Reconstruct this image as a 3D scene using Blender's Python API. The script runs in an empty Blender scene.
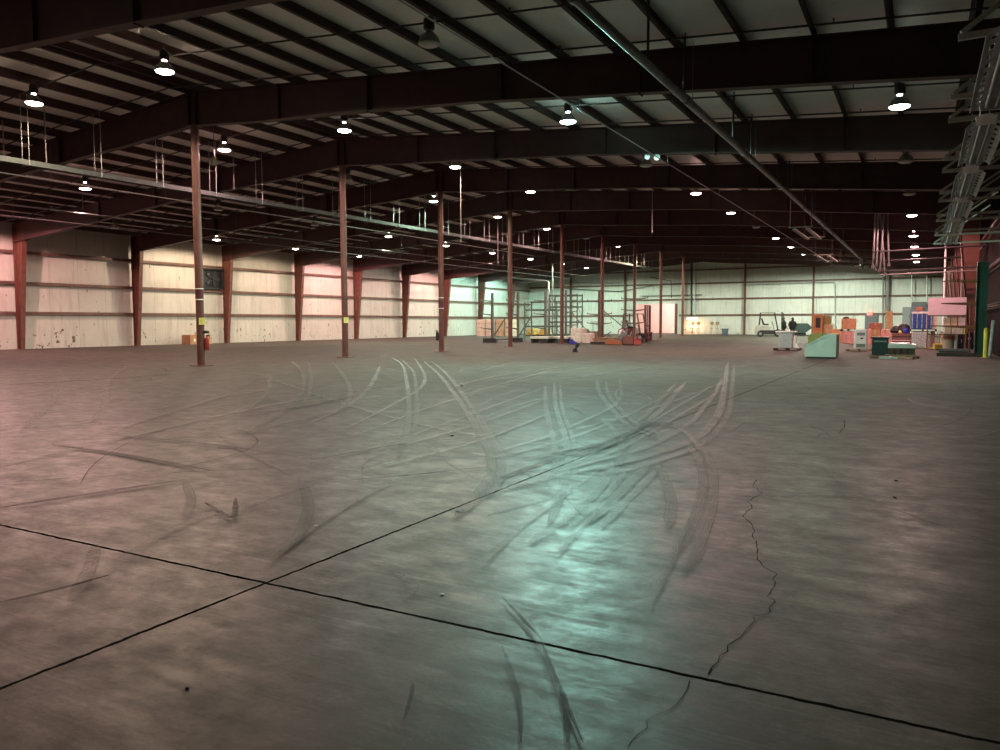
import bpy, bmesh, math, random
from mathutils import Vector, Matrix
random.seed(7)
S = bpy.context.scene
COL = S.collection
PI = math.pi

# ---------------------------------------------------------------- camera
F_PX, YAW, PITCH, ROLL, HC = 769.82, .5025, .0678, -.0032, 1.4657
FW = Vector((-math.sin(YAW)*math.cos(PITCH), math.cos(YAW)*math.cos(PITCH), -math.sin(PITCH)))
_R0 = Vector((math.cos(YAW), math.sin(YAW), 0)); _U0 = _R0.cross(FW)
RT = _R0*math.cos(ROLL) + _U0*math.sin(ROLL)
UP = -_R0*math.sin(ROLL) + _U0*math.cos(ROLL)
EYE = Vector((0, 0, HC))
cd = bpy.data.cameras.new('camera'); cam = bpy.data.objects.new('camera', cd); COL.objects.link(cam)
cd.sensor_width = 36; cd.lens = F_PX/1000*36; cd.clip_end = 400; cd.clip_start = .05
M = Matrix((RT, UP, -FW)).transposed().to_4x4(); M.translation = EYE
cam.matrix_world = M
S.camera = cam

# measured places: where the line of sight through a point of the photo meets a plane of the building
def ray(x, y): return FW + RT*((x-500)/F_PX) - UP*((y-375)/F_PX)
def on_z(x, y, z=0.0):
    d = ray(x, y); return EYE + d*((z-HC)/d.z)
def on_y(x, y, Y):
    d = ray(x, y); return EYE + d*(Y/d.y)
def on_x(x, y, X):
    d = ray(x, y); return EYE + d*(X/d.x)

# ---------------------------------------------------------------- materials
def new_mat(name):
    m = bpy.data.materials.new(name); m.use_nodes = True
    nt = m.node_tree; b = nt.nodes['Principled BSDF']
    return m, nt, b
def mat(name, col, rough=.6, metal=0, var=.25, scale=6, bump=0, emit=None, strength=0, alpha=1, spec=.5, stretch=(1,1,1)):
    m, nt, b = new_mat(name)
    n = nt.nodes; l = nt.links
    tc = n.new('ShaderNodeTexCoord'); mp = n.new('ShaderNodeMapping'); mp.inputs['Scale'].default_value = stretch
    nz = n.new('ShaderNodeTexNoise'); nz.inputs['Scale'].default_value = scale; nz.inputs['Detail'].default_value = 5
    l.new(tc.outputs['Object'], mp.inputs['Vector']); l.new(mp.outputs[0], nz.inputs['Vector'])
    rp = n.new('ShaderNodeValToRGB')
    rp.color_ramp.elements[0].position = .3; rp.color_ramp.elements[1].position = .7
    rp.color_ramp.elements[0].color = (*[c*(1-var) for c in col], 1)
    rp.color_ramp.elements[1].color = (*[min(1, c*(1+var*.6)) for c in col], 1)
    l.new(nz.outputs['Fac'], rp.inputs[0]); l.new(rp.outputs[0], b.inputs['Base Color'])
    b.inputs['Roughness'].default_value = rough; b.inputs['Metallic'].default_value = metal
    b.inputs['Specular IOR Level'].default_value = spec
    if bump:
        bp = n.new('ShaderNodeBump'); bp.inputs['Strength'].default_value = bump; bp.inputs['Distance'].default_value = .02
        l.new(nz.outputs['Fac'], bp.inputs['Height']); l.new(bp.outputs[0], b.inputs['Normal'])
    if emit:
        b.inputs['Emission Color'].default_value = (*emit, 1); b.inputs['Emission Strength'].default_value = strength
    b.inputs['Alpha'].default_value = alpha
    return m

RED = mat('red_oxide_paint', (.125, .042, .029), .55, 0, .3, 3)
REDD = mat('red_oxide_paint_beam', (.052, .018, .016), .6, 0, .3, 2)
PURL = mat('purlin_paint', (.050, .020, .018), .6, 0, .3, 2)
GALV = mat('galvanised_steel', (.50, .52, .50), .45, .5, .25, 8)
PIPE = mat('grey_pipe', (.16, .15, .145), .4, .4, .3, 5)
PIPEP = mat('pale_pipe', (.26, .22, .22), .4, .2, .2, 5)
BLKPIPE = mat('black_pipe', (.03, .025, .025), .6, 0, .3, 5)
BLACK = mat('black_plastic', (.012, .012, .014), .55, 0, .3, 8)
RUBBER = mat('rubber', (.015, .015, .015), .8, 0, .3, 8)
WHITE = mat('white_paint', (.75, .74, .70), .5, 0, .12, 6)
WRAP = mat('white_stretch_wrap', (.72, .66, .58), .3, 0, .3, 9, .3)
CLEAR = mat('clear_stretch_wrap', (.42, .43, .42), .25, 0, .55, 14, .5)
CARD = mat('cardboard', (.40, .22, .11), .8, 0, .2, 5)
CARDO = mat('orange_cardboard', (.56, .27, .14), .8, 0, .2, 5)
CARDP = mat('pale_cardboard', (.68, .46, .34), .8, 0, .2, 5)
CARDT = mat('tan_cardboard', (.50, .34, .19), .8, 0, .2, 5)
WOOD = mat('rough_wood', (.30, .19, .11), .8, 0, .4, 5, .2, stretch=(1, 6, 6))
DWOOD = mat('dark_wood', (.07, .045, .03), .8, 0, .4, 5, .2, stretch=(1, 6, 6))
BOARD = mat('red_brown_boards', (.20, .075, .06), .7, 0, .3, 5, stretch=(1, 8, 8))
RACKG = mat('grey_green_rack_steel', (.13, .135, .115), .55, .1, .35, 5)
RACKD = mat('dark_green_rack_steel', (.07, .11, .09), .55, .1, .35, 4)
GREEN = mat('green_steel', (.010, .055, .035), .5, 0, .3, 4)
RUST = mat('orange_rust_steel', (.22, .07, .025), .6, 0, .3, 6)
YEL = mat('safety_yellow', (.62, .56, .06), .5, 0, .2, 6)
YELT = mat('yellow_tag', (.85, .75, .22), .6, 0, .05, 6)
PGREEN = mat('pale_green_panel', (.50, .55, .47), .45, 0, .12, 3)
OLIVE = mat('olive_canvas', (.26, .22, .07), .8, 0, .35, 7)
DTEAL = mat('dark_teal_panel', (.008, .035, .032), .4, 0, .3, 5)
NAVY = mat('navy_panel', (.006, .010, .022), .4, 0, .3, 5)
BLUE = mat('blue_plastic', (.03, .07, .28), .35, 0, .5, 9, .3)
BLUET = mat('blue_tarp', (.03, .03, .30), .5, 0, .4, 9, .4)
PINK = mat('pale_pink_board', (.80, .52, .58), .6, 0, .08, 3)
ORNG = mat('orange_plastic', (.42, .12, .055), .5, 0, .2, 6)
REDP = mat('red_plastic', (.36, .035, .03), .4, 0, .2, 6)
GREYP = mat('grey_cabinet', (.20, .22, .22), .5, 0, .15, 4)
GREYD = mat('dark_grey_cabinet', (.10, .10, .11), .5, 0, .15, 4)
GREYB = mat('blue_grey_plastic', (.10, .13, .16), .5, 0, .15, 4)
PALE = mat('pale_sheet', (.50, .52, .44), .5, 0, .15, 3)
LIFT = mat('forklift_pale_paint', (.36, .38, .33), .4, 0, .2, 5)
LIFTD = mat('forklift_dark_paint', (.02, .022, .022), .5, 0, .3, 5)
LIFTR = mat('forklift_maroon_paint', (.14, .03, .03), .5, 0, .3, 5)
HOPG = mat('hopper_green', (.012, .032, .026), .5, 0, .3, 5)
FIX = mat('fixture_white_enamel', (.88, .84, .86), .45, 0, .2, 6)
STRUT = mat('olive_strut', (.30, .30, .25), .55, .2, .3, 6)
CLOTH = mat('dark_jacket', (.008, .008, .012), .85, 0, .3, 10)
TROUS = mat('dark_trousers', (.018, .018, .024), .85, 0, .3, 10)
SKIN = mat('skin', (.42, .23, .16), .6, 0, .1, 10)
HAIR = mat('dark_hair', (.012, .009, .007), .7, 0, .3, 20)
PRINT = mat('purple_print', (.10, .04, .09), .7, 0, .2, 12)
PRINTG = mat('grey_green_print', (.16, .20, .16), .7, 0, .2, 12)
EXITR = mat('exit_red', (.9, .12, .10), .5, 0, .05, 5, emit=(1, .12, .08), strength=1.0)
TUBE = mat('unlit_tube', (.75, .72, .74), .3, 0, .05, 5)
LAMPB = mat('lamp_housing', (.035, .033, .033), .45, .3, .2, 6)
REFL = mat('lamp_reflector', (.22, .22, .22), .35, .7, .1, 6)
LENSOFF = mat('unlit_lens', (.55, .53, .50), .3, 0, .1, 6)

def glow(name, col, s):
    m, nt, b = new_mat(name)
    b.inputs['Base Color'].default_value = (.8, .8, .8, 1)
    b.inputs['Emission Color'].default_value = (*col, 1); b.inputs['Emission Strength'].default_value = s
    return m

def math_node(nt, op, a, b=None, c=None):
    n = nt.nodes.new('ShaderNodeMath'); n.operation = op
    for i, v in enumerate((a, b, c)):
        if v is None: continue
        if isinstance(v, (int, float)): n.inputs[i].default_value = v
        else: nt.links.new(v, n.inputs[i])
    return n.outputs[0]
def mix_col(nt, fac, a, b, mode='MIX'):
    n = nt.nodes.new('ShaderNodeMix'); n.data_type = 'RGBA'; n.blend_type = mode
    for sock, v in ((n.inputs[0], fac), (n.inputs[6], a), (n.inputs[7], b)):
        if isinstance(v, (int, float)): sock.default_value = v
        elif isinstance(v, tuple): sock.default_value = (*v, 1)
        else: nt.links.new(v, sock)
    return n.outputs[2]
def noise(nt, vec, scale, detail=5, rough=.6, sc=(1, 1, 1), rot=0, dist=0):
    mp = nt.nodes.new('ShaderNodeMapping'); mp.inputs['Scale'].default_value = sc; mp.inputs['Rotation'].default_value = (0, 0, rot)
    nt.links.new(vec, mp.inputs['Vector'])
    n = nt.nodes.new('ShaderNodeTexNoise'); n.inputs['Scale'].default_value = scale
    n.inputs['Detail'].default_value = detail; n.inputs['Roughness'].default_value = rough; n.inputs['Distortion'].default_value = dist
    nt.links.new(mp.outputs[0], n.inputs['Vector']); return n.outputs['Fac']
def ramp(nt, v, lo, hi, a=0.0, b=1.0):
    n = nt.nodes.new('ShaderNodeMapRange'); n.clamp = True
    nt.links.new(v, n.inputs[0])
    for i, x in zip((1, 2, 3, 4), (lo, hi, a, b)): n.inputs[i].default_value = x
    return n.outputs[0]

def floor_mat():
    m, nt, b = new_mat('sealed_concrete')
    tc = nt.nodes.new('ShaderNodeTexCoord'); o = tc.outputs['Object']
    sx = nt.nodes.new('ShaderNodeSeparateXYZ'); nt.links.new(o, sx.inputs[0])
    n1 = noise(nt, o, .35, 6, .62)
    n2 = noise(nt, o, 1.6, 7, .68)
    n3 = noise(nt, o, 30, 6, .75); n4 = noise(nt, o, 5.5, 7, .72, (1, 1.5, 1), .7, .4)
    st1 = noise(nt, o, 2.0, 6, .66, (.35, 7.0, 1), 1.15)      # trowel and traffic streaks, three headings
    st2 = noise(nt, o, 1.8, 6, .66, (.3, 8.0, 1), 2.55)
    st3 = noise(nt, o, 1.6, 6, .66, (.4, 6.5, 1), .35)
    c = mix_col(nt, ramp(nt, n1, .34, .68), (.046, .037, .030), (.074, .060, .050))
    c = mix_col(nt, ramp(nt, n2, .45, .66, 0, .6), c, (.125, .108, .092))
    c = mix_col(nt, ramp(nt, n2, .47, .32, 0, .7), c, (.055, .044, .036))
    c = mix_col(nt, ramp(nt, st1, .54, .66, 0, .45), c, (.17, .15, .13))
    c = mix_col(nt, ramp(nt, st2, .55, .68, 0, .50), c, (.045, .036, .030))
    c = mix_col(nt, ramp(nt, st3, .55, .68, 0, .35), c, (.16, .142, .124))
    c = mix_col(nt, ramp(nt, n4, .44, .30, 0, .40), c, (.050, .040, .033))
    c = mix_col(nt, ramp(nt, n4, .54, .70, 0, .32), c, (.15, .132, .115))
    c = mix_col(nt, ramp(nt, n3, .46, .66, 0, .55), c, (.05, .04, .035))
    # sawn joints on a 7.62 m grid
    wob = math_node(nt, 'MULTIPLY', math_node(nt, 'SUBTRACT', noise(nt, o, 9, 4), .5), .035)
    def joint(sock, off):
        a = math_node(nt, 'ADD', math_node(nt, 'SUBTRACT', sock, off), wob)
        a = math_node(nt, 'DIVIDE', a, 7.62)
        r = math_node(nt, 'ROUND', a)
        d = math_node(nt, 'MULTIPLY', math_node(nt, 'ABSOLUTE', math_node(nt, 'SUBTRACT', a, r)), 7.62)
        main = math_node(nt, 'COMPARE', r, 0, .25)
        w = math_node(nt, 'ADD', math_node(nt, 'MULTIPLY', main, .007), .005)
        hit = math_node(nt, 'LESS_THAN', d, w)
        return math_node(nt, 'MULTIPLY', hit, math_node(nt, 'ADD', math_node(nt, 'MULTIPLY', main, .45), .50))
    j = math_node(nt, 'MAXIMUM', joint(sx.outputs['X'], -3.22), joint(sx.outputs['Y'], 3.10))
    c = mix_col(nt, j, c, (.006, .005, .004))
    nt.links.new(c, b.inputs['Base Color'])
    r = ramp(nt, noise(nt, o, 3.2, 8, .78, (1, 1.3, 1), .5), .38, .62, .34, .52)
    r = math_node(nt, 'ADD', r, ramp(nt, math_node(nt, 'ADD', sx.outputs['Y'], math_node(nt, 'MULTIPLY', n1, 6)), 8.0, 20, 0, .36))
    r = math_node(nt, 'ADD', r, ramp(nt, st1, .45, .7, 0, .10))
    r = math_node(nt, 'ADD', r, math_node(nt, 'MULTIPLY', j, .6))
    nt.links.new(r, b.inputs['Roughness'])
    nt.links.new(math_node(nt, 'MULTIPLY', math_node(nt, 'SUBTRACT', 1, j), .13), b.inputs['Specular IOR Level'])
    bp = nt.nodes.new('ShaderNodeBump'); bp.inputs['Strength'].default_value = .45; bp.inputs['Distance'].default_value = .006
    h = math_node(nt, 'ADD', math_node(nt, 'MULTIPLY', noise(nt, o, 11, 6, .75), .8), math_node(nt, 'MULTIPLY', n3, .30))
    h = math_node(nt, 'SUBTRACT', h, math_node(nt, 'MULTIPLY', j, .8))
    nt.links.new(h, bp.inputs['Height']); nt.links.new(bp.outputs[0], b.inputs['Normal'])
    return m

def wall_mat(name, axis, base=(.54, .51, .455), seam=1.83, dark=False):
    m, nt, b = new_mat(name)
    tc = nt.nodes.new('ShaderNodeTexCoord'); o = tc.outputs['Object']
    sx = nt.nodes.new('ShaderNodeSeparateXYZ'); nt.links.new(o, sx.inputs[0])
    u = sx.outputs[axis]; z = sx.outputs['Z']
    n1 = noise(nt, o, .45, 6, .6); n2 = noise(nt, o, 2.6, 6, .7)
    drip = noise(nt, o, 1.2, 5, .7, (3, 3, .35))
    c = mix_col(nt, ramp(nt, n1, .35, .65), tuple(x*.86 for x in base), base)
    c = mix_col(nt, ramp(nt, drip, .50, .70, 0, .55), c, tuple(x*.55 for x in base))
    # facing grows darker towards the top, the transition broken up by noise
    edge = ramp(nt, math_node(nt, 'ADD', z, math_node(nt, 'MULTIPLY', n2, 1.4)), 6.4, 7.9, 0, .55)
    c = mix_col(nt, edge, c, tuple(x*.45 for x in base))
    a = math_node(nt, 'FRACT', math_node(nt, 'DIVIDE', math_node(nt, 'ADD', u, 100), seam))
    s = math_node(nt, 'LESS_THAN', a, .012)
    c = mix_col(nt, math_node(nt, 'MULTIPLY', s, .5), c, (.10, .08, .06))
    # scuffs and torn patches, mostly low down
    sc = noise(nt, o, 3.0, 4, .65, (1, 1, .8)); sc2 = noise(nt, o, .7, 2)
    low = ramp(nt, z, .2, 3.6, .0, .075)
    thr = math_node(nt, 'ADD', math_node(nt, 'ADD', low, .635), math_node(nt, 'MULTIPLY', math_node(nt, 'SUBTRACT', .5, sc2), .18))
    hit = math_node(nt, 'GREATER_THAN', sc, thr)
    c = mix_col(nt, math_node(nt, 'MULTIPLY', hit, .9), c, (.07, .045, .035))
    nt.links.new(c, b.inputs['Base Color']); b.inputs['Roughness'].default_value = .55
    bp = nt.nodes.new('ShaderNodeBump'); bp.inputs['Strength'].default_value = .3; bp.inputs['Distance'].default_value = .05
    nt.links.new(math_node(nt, 'ADD', n1, math_node(nt, 'MULTIPLY', n2, .3)), bp.inputs['Height']); nt.links.new(bp.outputs[0], b.inputs['Normal'])
    return m

def ceil_mat():
    m, nt, b = new_mat('roof_insulation_facing')
    tc = nt.nodes.new('ShaderNodeTexCoord'); o = tc.outputs['Object']
    n1 = noise(nt, o, .7, 6, .65); n2 = noise(nt, o, 4, 5, .7)
    c = mix_col(nt, ramp(nt, n1, .3, .7), (.82, .75, .74), (.95, .88, .86))
    c = mix_col(nt, ramp(nt, n2, .6, .8, 0, .5), c, (.25, .2, .18))
    nt.links.new(c, b.inputs['Base Color']); b.inputs['Roughness'].default_value = .45
    bp = nt.nodes.new('ShaderNodeBump'); bp.inputs['Strength'].default_value = .5; bp.inputs['Distance'].default_value = .04
    nt.links.new(n1, bp.inputs['Height']); nt.links.new(bp.outputs[0], b.inputs['Normal'])
    return m

def tyre_mat(name, col, strength, rough=.50):
    m, nt, b = new_mat(name)
    uv = nt.nodes.new('ShaderNodeUVMap'); uv.uv_map = 'UVMap'
    sx = nt.nodes.new('ShaderNodeSeparateXYZ'); nt.links.new(uv.outputs[0], sx.inputs[0])
    tc = nt.nodes.new('ShaderNodeTexCoord')
    st = noise(nt, uv.outputs[0], 1.0, 3, .6, (9, .35, 1))
    pt = noise(nt, tc.outputs['Object'], 1.6, 5, .7)
    e = math_node(nt, 'ABSOLUTE', math_node(nt, 'SUBTRACT', sx.outputs[0], .5))
    edge = ramp(nt, e, .42, .5, 1, 0)
    rim = ramp(nt, e, .36, .42, 0, 1)
    a = math_node(nt, 'MULTIPLY', ramp(nt, st, .35, .60, .35, 1), ramp(nt, pt, .34, .56, .25, 1))
    a = math_node(nt, 'MULTIPLY', math_node(nt, 'MULTIPLY', a, edge), strength)
    c = mix_col(nt, math_node(nt, 'MULTIPLY', rim, .85), col, (.03, .025, .02))
    nt.links.new(c, b.inputs['Base Color']); nt.links.new(a, b.inputs['Alpha'])
    b.inputs['Roughness'].default_value = rough; b.inputs['Specular IOR Level'].default_value = .15
    return m

# ---------------------------------------------------------------- mesh builder
class MB:
    def __init__(s): s.bm = bmesh.new()
    def box(s, x0, x1, y0, y1, z0, z1, rot=None, piv=None):
        g = [s.bm.verts.new((x, y, z)) for z in (z0, z1) for y in (y0, y1) for x in (x0, x1)]
        for f in ((0, 2, 3, 1), (4, 5, 7, 6), (0, 1, 5, 4), (2, 6, 7, 3), (0, 4, 6, 2), (1, 3, 7, 5)):
            s.bm.faces.new([g[i] for i in f])
        if rot:
            p = Vector(piv) if piv else Vector(((x0+x1)/2, (y0+y1)/2, (z0+z1)/2))
            bmesh.ops.rotate(s.bm, verts=g, cent=p, matrix=Matrix.Rotation(rot[1], 3, rot[0]))
        return s
    def tube(s, pts, r, n=10, caps=True):
        pts = [Vector(p) for p in pts]; rings = []
        rr = r if isinstance(r, (list, tuple)) else [r]*len(pts)
        for i, p in enumerate(pts):
            if i == 0: d = pts[1]-p
            elif i == len(pts)-1: d = p-pts[i-1]
            else: d = (pts[i+1]-p).normalized() + (p-pts[i-1]).normalized()
            d.normalize(); a = Vector((0, 0, 1)) if abs(d.z) < .9 else Vector((1, 0, 0))
            u = d.cross(a).normalized(); v = d.cross(u)
            rings.append([s.bm.verts.new(p + (u*math.cos(2*PI*k/n) + v*math.sin(2*PI*k/n))*rr[i]) for k in range(n)])
        for a, b in zip(rings, rings[1:]):
            for k in range(n): s.bm.faces.new((a[k], a[(k+1) % n], b[(k+1) % n], b[k]))
        if caps:
            s.bm.faces.new(rings[0][::-1]); s.bm.faces.new(rings[-1])
        return s
    def bar(s, a, b, w, h=None):
        h = h or w; a = Vector(a); b = Vector(b); d = (b-a).normalized()
        up = Vector((0, 0, 1)) if abs(d.z) < .95 else Vector((1, 0, 0))
        u = d.cross(up).normalized()*w/2; v = u.cross(d).normalized()*h/2
        g = [s.bm.verts.new(p+q) for p in (a, b) for q in (-u-v, u-v, u+v, -u+v)]
        for f in ((3, 2, 1, 0), (4, 5, 6, 7), (0, 1, 5, 4), (1, 2, 6, 5), (2, 3, 7, 6), (3, 0, 4, 7)):
            s.bm.faces.new([g[i] for i in f])
        return s
    def lathe(s, prof, n=24, c=(0, 0, 0)):
        rings = []
        for r, z in prof:
            rings.append([s.bm.verts.new((c[0]+r*math.cos(2*PI*k/n), c[1]+r*math.sin(2*PI*k/n), c[2]+z)) for k in range(n)])
        for a, b in zip(rings, rings[1:]):
            for k in range(n): s.bm.faces.new((a[k], a[(k+1) % n], b[(k+1) % n], b[k]))
        if prof[0][0] > 1e-4: s.bm.faces.new(rings[0][::-1])
        if prof[-1][0] > 1e-4: s.bm.faces.new(rings[-1])
        return s
    def prism(s, poly, a, b, axis='y'):
        """poly in (x,z) swept along y, or (y,z) swept along x, or (x,y) swept along z"""
        def P(u, v, w): return {'y': (u, w, v), 'x': (w, u, v), 'z': (u, v, w)}[axis]
        A = [s.bm.verts.new(P(u, v, a)) for u, v in poly]; B = [s.bm.verts.new(P(u, v, b)) for u, v in poly]
        n = len(poly); s.bm.faces.new(A); s.bm.faces.new(B[::-1])
        for k in range(n): s.bm.faces.new((A[k], B[k], B[(k+1) % n], A[(k+1) % n]))
        return s
    def build(s, name, m, parent=None, loc=None, smooth=False, bevel=0, rz=0):
        bmesh.ops.recalc_face_normals(s.bm, faces=s.bm.faces)
        if bevel: bmesh.ops.bevel(s.bm, geom=list(s.bm.edges), offset=bevel, segments=2, affect='EDGES', profile=.6)
        me = bpy.data.meshes.new(name); s.bm.to_mesh(me); s.bm.free()
        me.materials.append(m)
        if smooth:
            for p in me.polygons: p.use_smooth = True
            me.set_sharp_from_angle(angle=.7)
        o = bpy.data.objects.new(name, me); COL.objects.link(o)
        if parent: o.parent = parent
        if loc is not None: o.location = loc
        if rz: o.rotation_euler.z = rz
        return o
def tag(o, label=None, cat=None, group=None, kind=None):
    if label: o['label'] = label
    if cat: o['category'] = cat
    if group: o['group'] = group
    if kind: o['kind'] = kind
    return o
def empty(name, loc, rz=0, **k):
    o = bpy.data.objects.new(name, None); COL.objects.link(o); o.location = loc; o.rotation_euler = (0, 0, rz)
    o.empty_display_size = .1
    return tag(o, **k)
def copy_tree(o, parent=None):
    c = o.copy(); COL.objects.link(c); c.parent = parent
    for ch in list(o.children): copy_tree(ch, c)
    return c
def struct(o): o['kind'] = 'structure'; return o

# ---------------------------------------------------------------- building shell
XL, XR, XRIDGE, YN, YE = -46.75, 2.75, -21.97, -12.0, 93.3
BAY = 7.62
FY = [18.43 + BAY*k for k in range(-3, 10)]           # frame lines
FY = [y for y in FY if y < 90]
def roof(x): return 9.30 - .0827*abs(x-XRIDGE)         # underside of purlins
PH = .27
struct(MB().box(XL-.3, XR+.3, YN-.3, 106, -.25, 0).build('floor', floor_mat()))
m_wl = wall_mat('wall_insulation_long', 'Y'); m_we = wall_mat('wall_insulation_end', 'X', (.60, .60, .55))
m_wr = mat('near_black_wall', (.008, .004, .004), .95, 0, .4, 2, spec=.02)  # right wall coloured near-black all over so it comes out dark
struct(MB().box(XL-.2, XL, YN, YE, 0, 7.6).build('wall_left', m_wl))
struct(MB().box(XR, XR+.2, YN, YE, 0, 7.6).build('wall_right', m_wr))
struct(MB().box(XL-.2, XR+.2, YN-.2, YN, 0, 9.8).build('wall_near', m_we))
# far wall with the doorway
OX0, OX1, OZ = -31.7, -26.45, 3.72
w = MB()
w.prism([(XL-.2, 0), (OX0, 0), (OX0, OZ), (OX1, OZ), (OX1, 0), (XR+.2, 0), (XR+.2, roof(XR)+PH+.1), (XRIDGE, roof(XRIDGE)+PH+.1), (XL-.2, roof(XL)+PH+.1)], YE, YE+.25)
struct(w.build('wall_far', m_we))
cl = MB()
for a, b in ((XL-.2, XRIDGE), (XRIDGE, XR+.2)):
    cl.prism([(a, roof(a)+PH), (b, roof(b)+PH), (b, roof(b)+PH+.12), (a, roof(a)+PH+.12)], YN-.2, YE+.25)
struct(cl.build('ceiling', ceil_mat()))
# the room beyond the doorway
m_bey = mat('pale_pink_room', (.80, .70, .64), .7, 0, .05, 2)
struct(MB().box(OX0-3, OX1+3, YE+9, YE+9.2, 0, 5).build('wall_beyond', m_bey))
struct(MB().box(OX0-3.2, OX0-3, YE+.25, YE+9.2, 0, 5).build('wall_beyond_left', m_bey))
struct(MB().box(OX1+3, OX1+3.2, YE+.25, YE+9.2, 0, 5).build('wall_beyond_right', m_bey))
struct(MB().box(OX0-3.2, OX1+3.2, YE+.25, YE+9.2, 4.9, 5.05).build('ceiling_beyond', m_bey))
tr = MB(); tr.box(OX1-.35, OX1-.1, YE-.05, YE+.35, 0, OZ)
struct(tr.build('trim_1', RED))

# girts, one run each
def girt(name, a, b, z, axis):
    g = MB()
    if axis == 'y': g.box(a[0], a[0]+.20, a[1], b, z-.02, z+.0).box(a[0]+.18, a[0]+.20, a[1], b, z-.09, z+.09).box(a[0], a[0]+.2, a[1], b, z+.07, z+.09)
    else: g.box(a[0], b, a[1]-.20, a[1], z-.02, z).box(a[0], b, a[1]-.20, a[1]-.18, z-.09, z+.09).box(a[0], b, a[1]-.2, a[1], z+.07, z+.09)
    return tag(struct(g.build(name, mat_girt)))
mat_girt = mat('girt_paint', (.17, .090, .068), .6, 0, .3, 1.5)
for z in (2.12, 3.88, 5.68): girt('wall_girt', (XL+.01, YN), YE-.01, z, 'y')
for z in (2.12, 3.88, 5.68): girt('wall_girt', (XR-.21, YN), YE-.01, z, 'y')
for z in (2.30, 4.22, 6.10, 7.72):
    x0 = XL+.25 if z < 7.3 else XRIDGE-(9.3-z)/.0827+.4
    x1 = XR-.25 if z < 7.3 else XRIDGE+(9.3-z)/.0827-.4
    if z < OZ:
        girt('wall_girt', (x0, YE-.01), OX0-.22, z, 'x'); girt('wall_girt', (OX1+.22, YE-.01), x1, z, 'x')
    else: girt('wall_girt', (x0, YE-.01), x1, z, 'x')

# purlins, one run each
k = 0
xs = [XRIDGE-.22, XRIDGE+.22] + [XRIDGE+s*1.512*i for i in range(1, 17) for s in (1, -1) if XL+.3 < XRIDGE+s*1.512*i < XR-.2]
for x in xs:
    z = roof(x); s = 1 if x > XRIDGE else -1
    p = MB(); p.box(x-.012, x+.012, YN, YE-.02, z+.005, z+PH); p.box(x, x+.095*s, YN, YE-.02, z+.005, z+.025)
    p.box(x-.085*s, x, YN, YE-.02, z+PH-.02, z+PH); p.box(x+.07*s, x+.085*s, YN, YE-.02, z+.005, z+.04)
    tag(struct(p.build('roof_purlin', PURL)))

# frames: roof beam, and the two tapered wall columns
LX, RX = XL+.26, XR-.26
def bz(x):                                             # underside of the beam
    t = abs(x-XRIDGE)/24.6
    d = 1.10 if t < .12 else (1.10-.18*(t-.12)/.3 if t < .42 else (.92 + .14*(t-.42)/.58))
    return roof(x)-d
st = [LX, LX+.9, LX+3, -38, -33, -28, -25, XRIDGE, -19, -16, -11, -6, RX-3, RX-.9, RX]
def make_beam():
    root = empty('roof_beam', (0, 0, 0))
    top = [(x, roof(x)-.012) for x in st]; bot = [(x, bz(x)) for x in st]
    MB().prism(top+bot[::-1], -.006, .006).build('web', REDD, root)
    f = MB(); f.prism([(x, z) for x, z in bot]+[(x, z-.018) for x, z in bot[::-1]], -.13, .13); f.build('bottom_flange', REDD, root)
    f = MB(); f.prism([(x, z+.01) for x, z in top]+[(x, z-.008) for x, z in top[::-1]], -.13, .13); f.build('top_flange', REDD, root)
    for x in (-38.5, -29.5, -14.5, -6.2):
        MB().box(x-.02, x+.02, -.13, .13, bz(x)-.05, roof(x)-.01).build('splice_plate', REDD, root)
    for x in (-34, -18, -10, -2.3):
        MB().box(x-.006, x+.006, -.12, .12, bz(x), roof(x)-.02).build('stiffener', REDD, root)
    for s in (-1, 1): MB().box(XRIDGE+s*.17-.008, XRIDGE+s*.17+.008, -.12, .12, bz(XRIDGE), roof(XRIDGE)-.03).build('stiffener', REDD, root)
    return root
ordn = ['first', 'second', 'third', 'fourth', 'fifth', 'sixth', 'seventh', 'eighth', 'ninth', 'tenth', 'eleventh', 'twelfth']
FV = [y for y in FY if y > 8]                          # frames the photo can show
b0 = make_beam()
for i, y in enumerate(FV):
    o = b0 if i == 0 else copy_tree(b0)
    o.location = (0, y, 0)
    lab = ['dark maroon roof beam crossing the top left corner, nearest the camera',
           'wide dark maroon roof beam across the whole upper ceiling, over the nearest steel post'][i] if i < 2 else f'dark maroon roof beam, {ordn[i]} from the camera, spanning under the white roof'
    tag(o, lab, 'roof beam', 'roof beams spanning the warehouse')

def make_wall_column(s):
    root = empty('wall_column', (0, 0, 0))
    zt = roof(LX)-.02
    # s=+1: left wall column leaning its inner flange towards the room
    def P(u): return u*s
    zk = bz(LX+.9)
    poly = [(P(0), 0), (P(.30), 0), (P(.92), zk), (P(.92), zk+.9), (P(0), zt)]
    poly[3] = (P(.92), zt+.0827*.92-.03)
    MB().prism(poly, -.006, .006).build('web', RED, root)
    MB().prism([(P(.30), .02), (P(.32), .02), (P(.94), zk), (P(.92), zk)], -.13, .13).build('inner_flange', RED, root)
    MB().prism([(P(-.012), .02), (P(0), .02), (P(0), zt), (P(-.012), zt)], -.13, .13).build('outer_flange', RED, root)
    MB().box(min(P(0), P(.92)), max(P(0), P(.92)), -.12, .12, zk-.01, zk+.01).build('stiffener', RED, root)
    MB().box(min(P(-.04), P(.38)), max(P(-.04), P(.38)), -.17, .17, 0, .025).build('base_plate', RED, root)
    return root
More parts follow.
